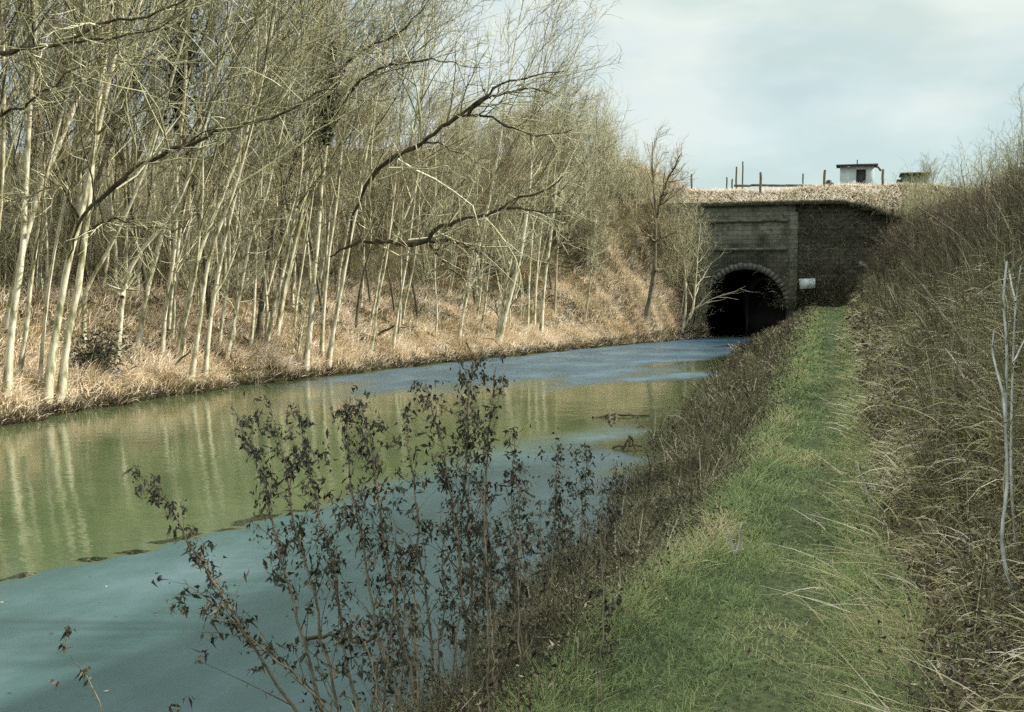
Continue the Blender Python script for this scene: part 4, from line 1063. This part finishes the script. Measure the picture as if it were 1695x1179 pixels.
def stick(name, label, cat, p0, p1, rpx, mat, sag=0.0, lift=0.03, ext=0.0, ongr=True):
    A = ground_hit(*p0) if ongr else p0; 
    Bp = atY(*p1, A[1])
    A = A + np.array([0, 0, lift]); Bp = Bp + np.array([0, 0, lift])
    n = 7
    P = A[None] + (Bp - A)[None] * np.linspace(0, 1, n)[:, None]
    P[1:-1] += rng.normal(size=(n - 2, 3)) * np.linalg.norm(Bp - A) * 0.02
    r = rpx * 0.5 * depth(A) / F
    c = P.mean(0)
    o = MB().tubes(P - c, r * np.linspace(1, 0.6, n), 8, True).build(name, M[mat], smooth=True, loc=c)
    return tag(o, label, cat)
stick('dead_stick', 'pale bent stick leaning in the slope grass right of the path', 'stick', (1450, 866), (1418, 768), 4, 'log', ongr='upright')
stick('fallen_log', 'short bleached log lying high on the slope near the portal', 'log', (1422, 436), (1464, 456), 9, 'log')
stick('fallen_branch', 'dark fallen branch lying across the straw between two thin stems', 'branch', (626, 562), (654, 546), 5, 'bark_dark', lift=0.15)
stick('leaning_stick', 'dark stick propped up from the straw beside the leaning cluster', 'stick', (283, 612), (316, 582), 4, 'bark_dark', ongr='upright')
stick('fallen_stick', 'short dark stick lying below the propped one near the waterline', 'stick', (278, 610), (302, 628), 5, 'bark_dark', lift=0.1)
stick('bent_bramble', 'pale broken stalk sticking out of the reeds at the path edge', 'stalk', (1216, 930), (1205, 885), 5, 'log', ongr='upright')
stick('bent_bramble', 'pale broken stalk beside the first, leaning right at the path edge', 'stalk', (1218, 930), (1228, 872), 5, 'log', ongr='upright')
stick('fallen_stalk', 'long pale stalk lying on the grass low on the right slope', 'stalk', (1470, 1085), (1555, 1055), 3, 'log', lift=0.08)

for i in range(16):
    Y = rng.uniform(18, 54); X = float(xl(Y)) - rng.uniform(0.3, 4); a = rng.uniform(-1, 1); ln = rng.uniform(0.5, 1.6)
    P = np.array([[ln * (k / 6 - .5) * math.cos(a), ln * (k / 6 - .5) * math.sin(a), rng.normal() * 0.03] for k in range(7)])
    P[:, 2] += H(P[:, 0] + X, P[:, 1] + Y) - float(H(X, Y)) + 0.16
    tag(MB().tubes(P, np.linspace(0.03, 0.012, 7), 8, True).build('fallen_stick', M['bark_dark'], smooth=True, loc=(X, Y, float(H(X, Y)))), 'dark fallen stick lying loose in the pale straw of the left bank', 'stick', 'loose sticks on the left bank')
# dark rotten stump left bank
B = ground_hit(165, 625)
root = thing('rotten_stump', B, 'dark rotten stump and roots hollowed out of the left bank', 'stump')
mb = MB()
for pp, r in [([(168, 640), (160, 600), (150, 585), (132, 592), (120, 602)], .13), ([(175, 640), (170, 595), (160, 570)], .10), ([(185, 640), (175, 610), (182, 575)], .08), ([(160, 640), (140, 615), (125, 598)], .12)]:
    P = px_poly(pp, B[1], 0.25) - B; P, R = resample(P, r * np.linspace(1, .5, len(P)), 14)
    mb.tubes(P, R * (1 + rng.normal(size=14) * .15), 7)
mb.build('bole', M['bark_dark'], root, True)
n = 1300
C = rng.normal(size=(n, 3)) * np.array([0.30, 0.25, 0.26]) + np.array([0, 0.0, 0.55])
link('dead_leaves', leaves_mesh('dead_leaves', C, rng.normal(size=(n, 3)), rng.uniform(.06, .16, n), rng.uniform(.02, .05, n), M['weed_leaf']), root)

# floating wood near the right bank
def floater(label, polys, r):
    c = onz(*polys[0][0])
    root = thing('floating_branch', c, label, 'branch')
    mb = MB()
    for pp in polys:
        P = []
        for (x, y, z) in pp:
            q = onz(x, y, 0.0); P.append(q + np.array([0, 0, z]))
        P = np.array(P) - c
        P, R = resample(P, r * np.linspace(1, .5, len(P)), 12); mb.tubes(P + rng.normal(size=P.shape) * .01, R, 6)
    mb.build('branch', M['bark_dark'], root, True)
floater('dark branch floating flat on the water off the right bank', [[(982, 692, .02), (1010, 690, .05), (1040, 690, .03), (1075, 689, .02)], [(1008, 690, .04), (1012, 706, .0)], [(1020, 690, .04), (1018, 702, .0)]], 0.03)
floater('small angular snag poking up from the bright water', [[(1030, 745, .0), (1043, 745, .25), (1052, 746, .0)], [(1015, 742, .02), (1040, 743, .06), (1065, 742, .02)], [(1043, 745, .2), (1038, 748, .0)]], 0.02)
floater('long dark stem lying half sunk beside the near reeds', [[(500, 1062, .02), (540, 1066, .05), (580, 1070, .05), (640, 1068, .03)]], 0.016)
floater('broken dark stem lying in the water against the reeds', [[(1075, 735, .03), (1100, 738, .06), (1125, 733, .05)], [(1080, 742, .02), (1110, 740, .1)]], 0.025)

N = 420
Y = ydist(N, 4.5, 50, 1.3); u = rng.uniform(0.02, 0.98, N); X = xl(Y) + u * (xr(Y) - xl(Y))
near_ = rng.uniform(0, 1, N) < 0.35; X = np.where(near_, xr(Y) - np.abs(rng.normal(0, 0.5, N)), X)
n = N
ang = rng.uniform(0, 6.28, n); Lf = np.maximum(0.03, 0.0018 * Y) * rng.uniform(0.6, 1.4, n); Wf = Lf * rng.uniform(0.3, 0.7, n)
dx, dy = np.cos(ang), np.sin(ang); C = np.stack([X, Y, np.full(n, 0.006)], 1)
D = np.stack([dx, dy, np.zeros(n)], 1); S = np.stack([-dy, dx, np.zeros(n)], 1)
V = np.stack([C - D * Lf[:, None] / 2, C + S * Wf[:, None] / 2 + [0, 0, .004], C + D * Lf[:, None] / 2, C - S * Wf[:, None] / 2], 1)
tag(link('floating_leaves', mesh_np('floating_leaves', V.reshape(-1, 3), np.arange(4 * n).reshape(n, 4), M['slope_leaf'], False, np.repeat(rng.uniform(0, 1, n), 4))),
    'scattered dead leaves and scum floating on the canal', 'leaves', kind='stuff')

# ------------------------------------------------------------------ things on the mound
def post(label, x, y0, y1, wpx, Y, cat='fence post'):
    top = atY(x, y0, Y); bot = atY(x, y1, Y)
    X = top[0]; zb = min(float(H(X, Y)) - 0.25, bot[2])
    r = wpx * 0.42 * depth(top) / F
    h = top[2] - zb
    n = 6
    P = np.array([[rng.normal() * .01, rng.normal() * .01, h * k / (n - 1)] for k in range(n)] + [[0, 0, h + .03]])
    R = np.array([r] * n + [r * 0.4])
    o = MB().tubes(P, R, 8, True).build('fence_post', M['post'], smooth=False, loc=(X, Y, zb))
    tag(o, label, cat, 'fence posts on the mound')
post('leftmost fence post on the mound, beside the lone tree tip', 1145, 289, 312, 4, 66)
post('short thin stake, left of two low stakes on the mound', 1203, 294, 309, 3, 69)
post('lowest thin stake, right of two low stakes on the mound', 1212, 297, 309, 3, 69)
post('thin pole just left of the tallest pole on the mound', 1219, 277, 309, 3.5, 69)
post('tallest thin pole on the mound skyline', 1229.5, 268, 309, 3, 69)
post('thick dark fence post standing forward on the mound, left of the long rail', 1259, 286, 318, 5, 64)
post('thin fence post rising behind the middle of the rail', 1329, 288, 309, 3, 69)
post('thick fence post at the right end of the rail', 1365, 282, 314, 5, 65)
post('fence post just right of the pale hut', 1461.5, 281, 309, 5, 66)
post('stubby dark stake between the thick post and the hut', 1379, 303, 312, 4, 66)
P0 = atY(1215, 307.5, 69); P1 = atY(1358, 307.5, 69)
c = (P0 + P1) / 2
mb = MB()
for k in range(5):
    a = P0 + (P1 - P0) * k / 5; b = P0 + (P1 - P0) * (k + 1) / 5
    mb.tubes(np.array([a, b - (b - a) * .01]) - c + np.array([0, 0, rng.normal() * .015]), np.array([.07, .07]), 8, True)
tag(mb.build('fence_rail', M['post'], loc=c), 'low dark horizontal rail running along the mound skyline', 'rail')
# small dark round lump by the post
P = atY(1372, 303, 66)
mb = MB()
prof = [(-.16, .05), (-.15, .15), (0, .17), (.13, .14), (.17, .04)]
mb.tubes(np.array([[0, 0, z] for z, r in prof]), np.array([r for z, r in prof]), 8, True)
tag(mb.build('round_lump', M['door'], smooth=True, loc=P), 'small dark round lump beside the thick post', 'lump')

# hut
HY = 71.0
A = atY(1390, 308, HY); Bh = atY(1447, 308, HY); Tt = atY(1390, 276, HY)
hw = Bh[0] - A[0]; hx = (A[0] + Bh[0]) / 2
hz = float(H(hx, HY)) - 0.3; hh = Tt[2] - hz
hut = thing('hut', (hx, HY, hz), 'small pale green-white hut with flat dark roof on the skyline', 'hut')
mb = MB()
dep = 1.9
dx0, dx1 = 0.35 * hw * 0.2, 0.35 * hw * 0.2 + 0.55
dx0 = (1417 - 1418.5) / 57 * hw; dx1 = (1433 - 1418.5) / 57 * hw
dtop = atY(1420, 281, HY)[2] - hz
mb.box([(-hw / 2 + dx0) / 2, 0, hh / 2], (dx0 + hw / 2, 0.05, hh)); mb.box([(hw / 2 + dx1) / 2, 0, hh / 2], (hw / 2 - dx1, 0.05, hh))
mb.box([(dx0 + dx1) / 2, 0, (dtop + hh) / 2], (dx1 - dx0, 0.05, hh - dtop))
mb.box([-hw / 2 + .03, dep / 2 + .03, hh / 2], (.05, dep - .01, hh)); mb.box([hw / 2 - .03, dep / 2 + .03, hh / 2], (.05, dep, hh)); mb.box([0, dep + .06, hh / 2], (hw, .05, hh))
mb.build('wall', M['shedwall'], hut)
mb = MB()
v = np.array([[-hw / 2 - .22, -.25, hh + .0], [hw / 2 + .2, -.25, hh + .0], [hw / 2 + .2, dep + .2, hh + .12], [-hw / 2 - .22, dep + .2, hh + .12]])
mb.add(np.concatenate([v, v + np.array([0, 0, .10])]), [[3, 2, 1, 0], [4, 5, 6, 7], [0, 1, 5, 4], [1, 2, 6, 5], [2, 3, 7, 6], [3, 0, 4, 7]])
rf = mb.build('roof', M['roof'], hut)
MB().tubes([[0, .3, hh + .1], [0, .3, hh + .38], [0.0, .3, hh + .4]], [.03, .03, .05], 8, True).build('vent_pipe', M['roof'], rf)
MB().box([(dx0 + dx1) / 2, .05, dtop / 2], (dx1 - dx0 - .02, .04, dtop)).build('door', M['door'], hut)
mb = MB(); q = atY(1455, 277, HY) - np.array([hx, HY, hz])
mb.tubes([[hw / 2 - .02, .1, hh - .05], [q[0] - .05, .1, q[2] + .02], [q[0] + .12, .1, q[2] - .2]], [.05, .06, .07], 8, True)
mb.build('gutter_spout', M['post'], hut)
# second hut, half hidden by shrubs
HY = 73.0
A = atY(1487, 308, HY); T2 = atY(1492, 289, HY); w2 = 1.7
z2 = float(H(A[0] + 1, HY)) - 0.3; h2 = T2[2] - z2
hut2 = thing('hut', (A[0] + w2 / 2, HY, z2), 'low dark green hut half hidden by shrubs on the right skyline', 'hut')
mb = MB()
for k in range(11):
    mb.box([-w2 / 2 + .2 + (k + .5) * (w2 - .2) / 11, .004 * (k % 2), h2 / 2], ((w2 - .2) / 11 - .008, .05, h2))
mb.box([-w2 / 2 + .23, 1, h2 / 2], (.05, 1.9, h2)); mb.box([w2 / 2 - .03, 1, h2 / 2], (.05, 1.9, h2))
mb.build('wall', M['hut2'], hut2)
MB().box([.1, .9, h2 + .05], (w2, 2.2, .09)).build('roof', M['hut2'], hut2)
hz3 = atY(1487, 297, HY)[2] - z2
MB().box([-w2 / 2 + .05, .5, hz3 / 2], (.28, .8, hz3)).build('water_butt', M['door'], hut2)

# white sign fixed to the wing wall
SY = 59.72
c0 = atY(1336, 470, SY)
sw, sh = 26 * depth(c0) / F, 18 * depth(c0) / F
sign = thing('notice_board', c0, 'blank white notice board fixed on the dark wall beside the tunnel mouth', 'sign')
mb = MB()
v = np.array([[-sw / 2, 0, sh * .46], [-sw / 2 + .06, 0, -sh * .5], [sw / 2, 0, -sh * .38], [sw / 2, 0, sh * .5]])
mb.add(np.concatenate([v, v + np.array([0, .03, 0])]), [[0, 1, 2, 3], [7, 6, 5, 4], [0, 4, 5, 1], [1, 5, 6, 2], [2, 6, 7, 3], [3, 7, 4, 0]])
mb.build('board', M['signwhite'], sign)
for dx in (-.25, .25): MB().box((dx, .235, 0), (.05, .40, sh * .7)).build('batten', M['post'], sign)

# ------------------------------------------------------------------ camera, sun, sky
cam = bpy.data.cameras.new('camera'); cam.sensor_width = 36; cam.lens = 36 * F / 1695
cam.clip_start = 0.1; cam.clip_end = 3000
co = bpy.data.objects.new('camera', cam); COL.objects.link(co)
Rm = Matrix((RIGHT, UP, -FWD)).transposed().to_4x4()
co.matrix_world = Matrix.Translation(CAM) @ Rm
scn.camera = co

SUN_AZ = 71.0     # degrees to the right of the canal axis
SUN_EL = 31.0
sd = Vector((math.sin(math.radians(SUN_AZ)) * math.cos(math.radians(SUN_EL)), math.cos(math.radians(SUN_AZ)) * math.cos(math.radians(SUN_EL)), math.sin(math.radians(SUN_EL))))
sun = bpy.data.lights.new('sun', 'SUN'); sun.energy = 5.0; sun.angle = math.radians(0.5); sun.color = (1.0, 0.93, 0.80)
so = bpy.data.objects.new('sun', sun); COL.objects.link(so)
so.rotation_euler = sd.to_track_quat('Z', 'Y').to_euler()

w = bpy.data.worlds.new('World'); scn.world = w; w.use_nodes = True
nt = w.node_tree; bg = nt.nodes['Background']
sky = nt.nodes.new('ShaderNodeTexSky'); sky.sky_type = 'NISHITA'; sky.sun_disc = False
sky.sun_elevation = math.radians(SUN_EL); sky.sun_rotation = math.radians(SUN_AZ)
tc = nt.nodes.new('ShaderNodeTexCoord'); mp = nt.nodes.new('ShaderNodeMapping'); mp.inputs['Scale'].default_value = (1, 1, 2.6)
n1 = nt.nodes.new('ShaderNodeTexNoise'); n1.inputs['Scale'].default_value = 2.6; n1.inputs['Detail'].default_value = 9; n1.inputs['Roughness'].default_value = 0.55
nt.links.new(tc.outputs['Generated'], mp.inputs['Vector']); nt.links.new(mp.outputs['Vector'], n1.inputs['Vector'])
r1 = ramp(nt, [(0.36, (0.55, 0.55, 0.55)), (0.56, (1, 1, 1))])
nt.links.new(n1.outputs['Fac'], r1.inputs['Fac'])
mx = nt.nodes.new('ShaderNodeMix'); mx.data_type = 'RGBA'
nt.links.new(r1.outputs['Color'], mx.inputs['Factor'])
nt.links.new(sky.outputs['Color'], mx.inputs[6]); 
# thin cloud: dimmer towards the horizon, brightened overhead out of view to lift the shade
sx = nt.nodes.new('ShaderNodeSeparateXYZ'); nt.links.new(tc.outputs['Generated'], sx.inputs[0])
rc = ramp(nt, [(0.0, (0.40, 0.452, 0.440)), (0.30, (0.425, 0.475, 0.463)), (0.7, (1.25, 1.25, 1.25))]); nt.links.new(sx.outputs['Z'], rc.inputs['Fac'])
vm = nt.nodes.new('ShaderNodeVectorMath'); vm.operation = 'SCALE'; vm.inputs['Scale'].default_value = 10.5
nt.links.new(rc.outputs['Color'], vm.inputs[0]); nt.links.new(vm.outputs[0], mx.inputs[7])
n2 = nt.nodes.new('ShaderNodeTexNoise'); n2.inputs['Scale'].default_value = 5.5; n2.inputs['Detail'].default_value = 8; n2.inputs['Roughness'].default_value = 0.5
nt.links.new(mp.outputs['Vector'], n2.inputs['Vector'])
r2 = ramp(nt, [(0.40, (0.91, 0.965, 0.95)), (0.62, (1.15, 1.125, 1.10))]); nt.links.new(n2.outputs['Fac'], r2.inputs['Fac'])
m3 = nt.nodes.new('ShaderNodeMix'); m3.data_type = 'RGBA'; m3.blend_type = 'MULTIPLY'; m3.inputs['Factor'].default_value = 1
nt.links.new(mx.outputs[2], m3.inputs[6]); nt.links.new(r2.outputs['Color'], m3.inputs[7])
nt.links.new(m3.outputs[2], bg.inputs['Color']); bg.inputs['Strength'].default_value = 0.1

scn.view_settings.view_transform = 'Standard'; scn.view_settings.look = 'None'
scn.view_settings.exposure = 0.7; scn.view_settings.gamma = 1.0
scn.cycles.max_bounces = 6; scn.cycles.diffuse_bounces = 3; scn.cycles.glossy_bounces = 3; scn.cycles.transmission_bounces = 2
scn.cycles.use_adaptive_sampling = False
scn.cycles.use_denoising = False
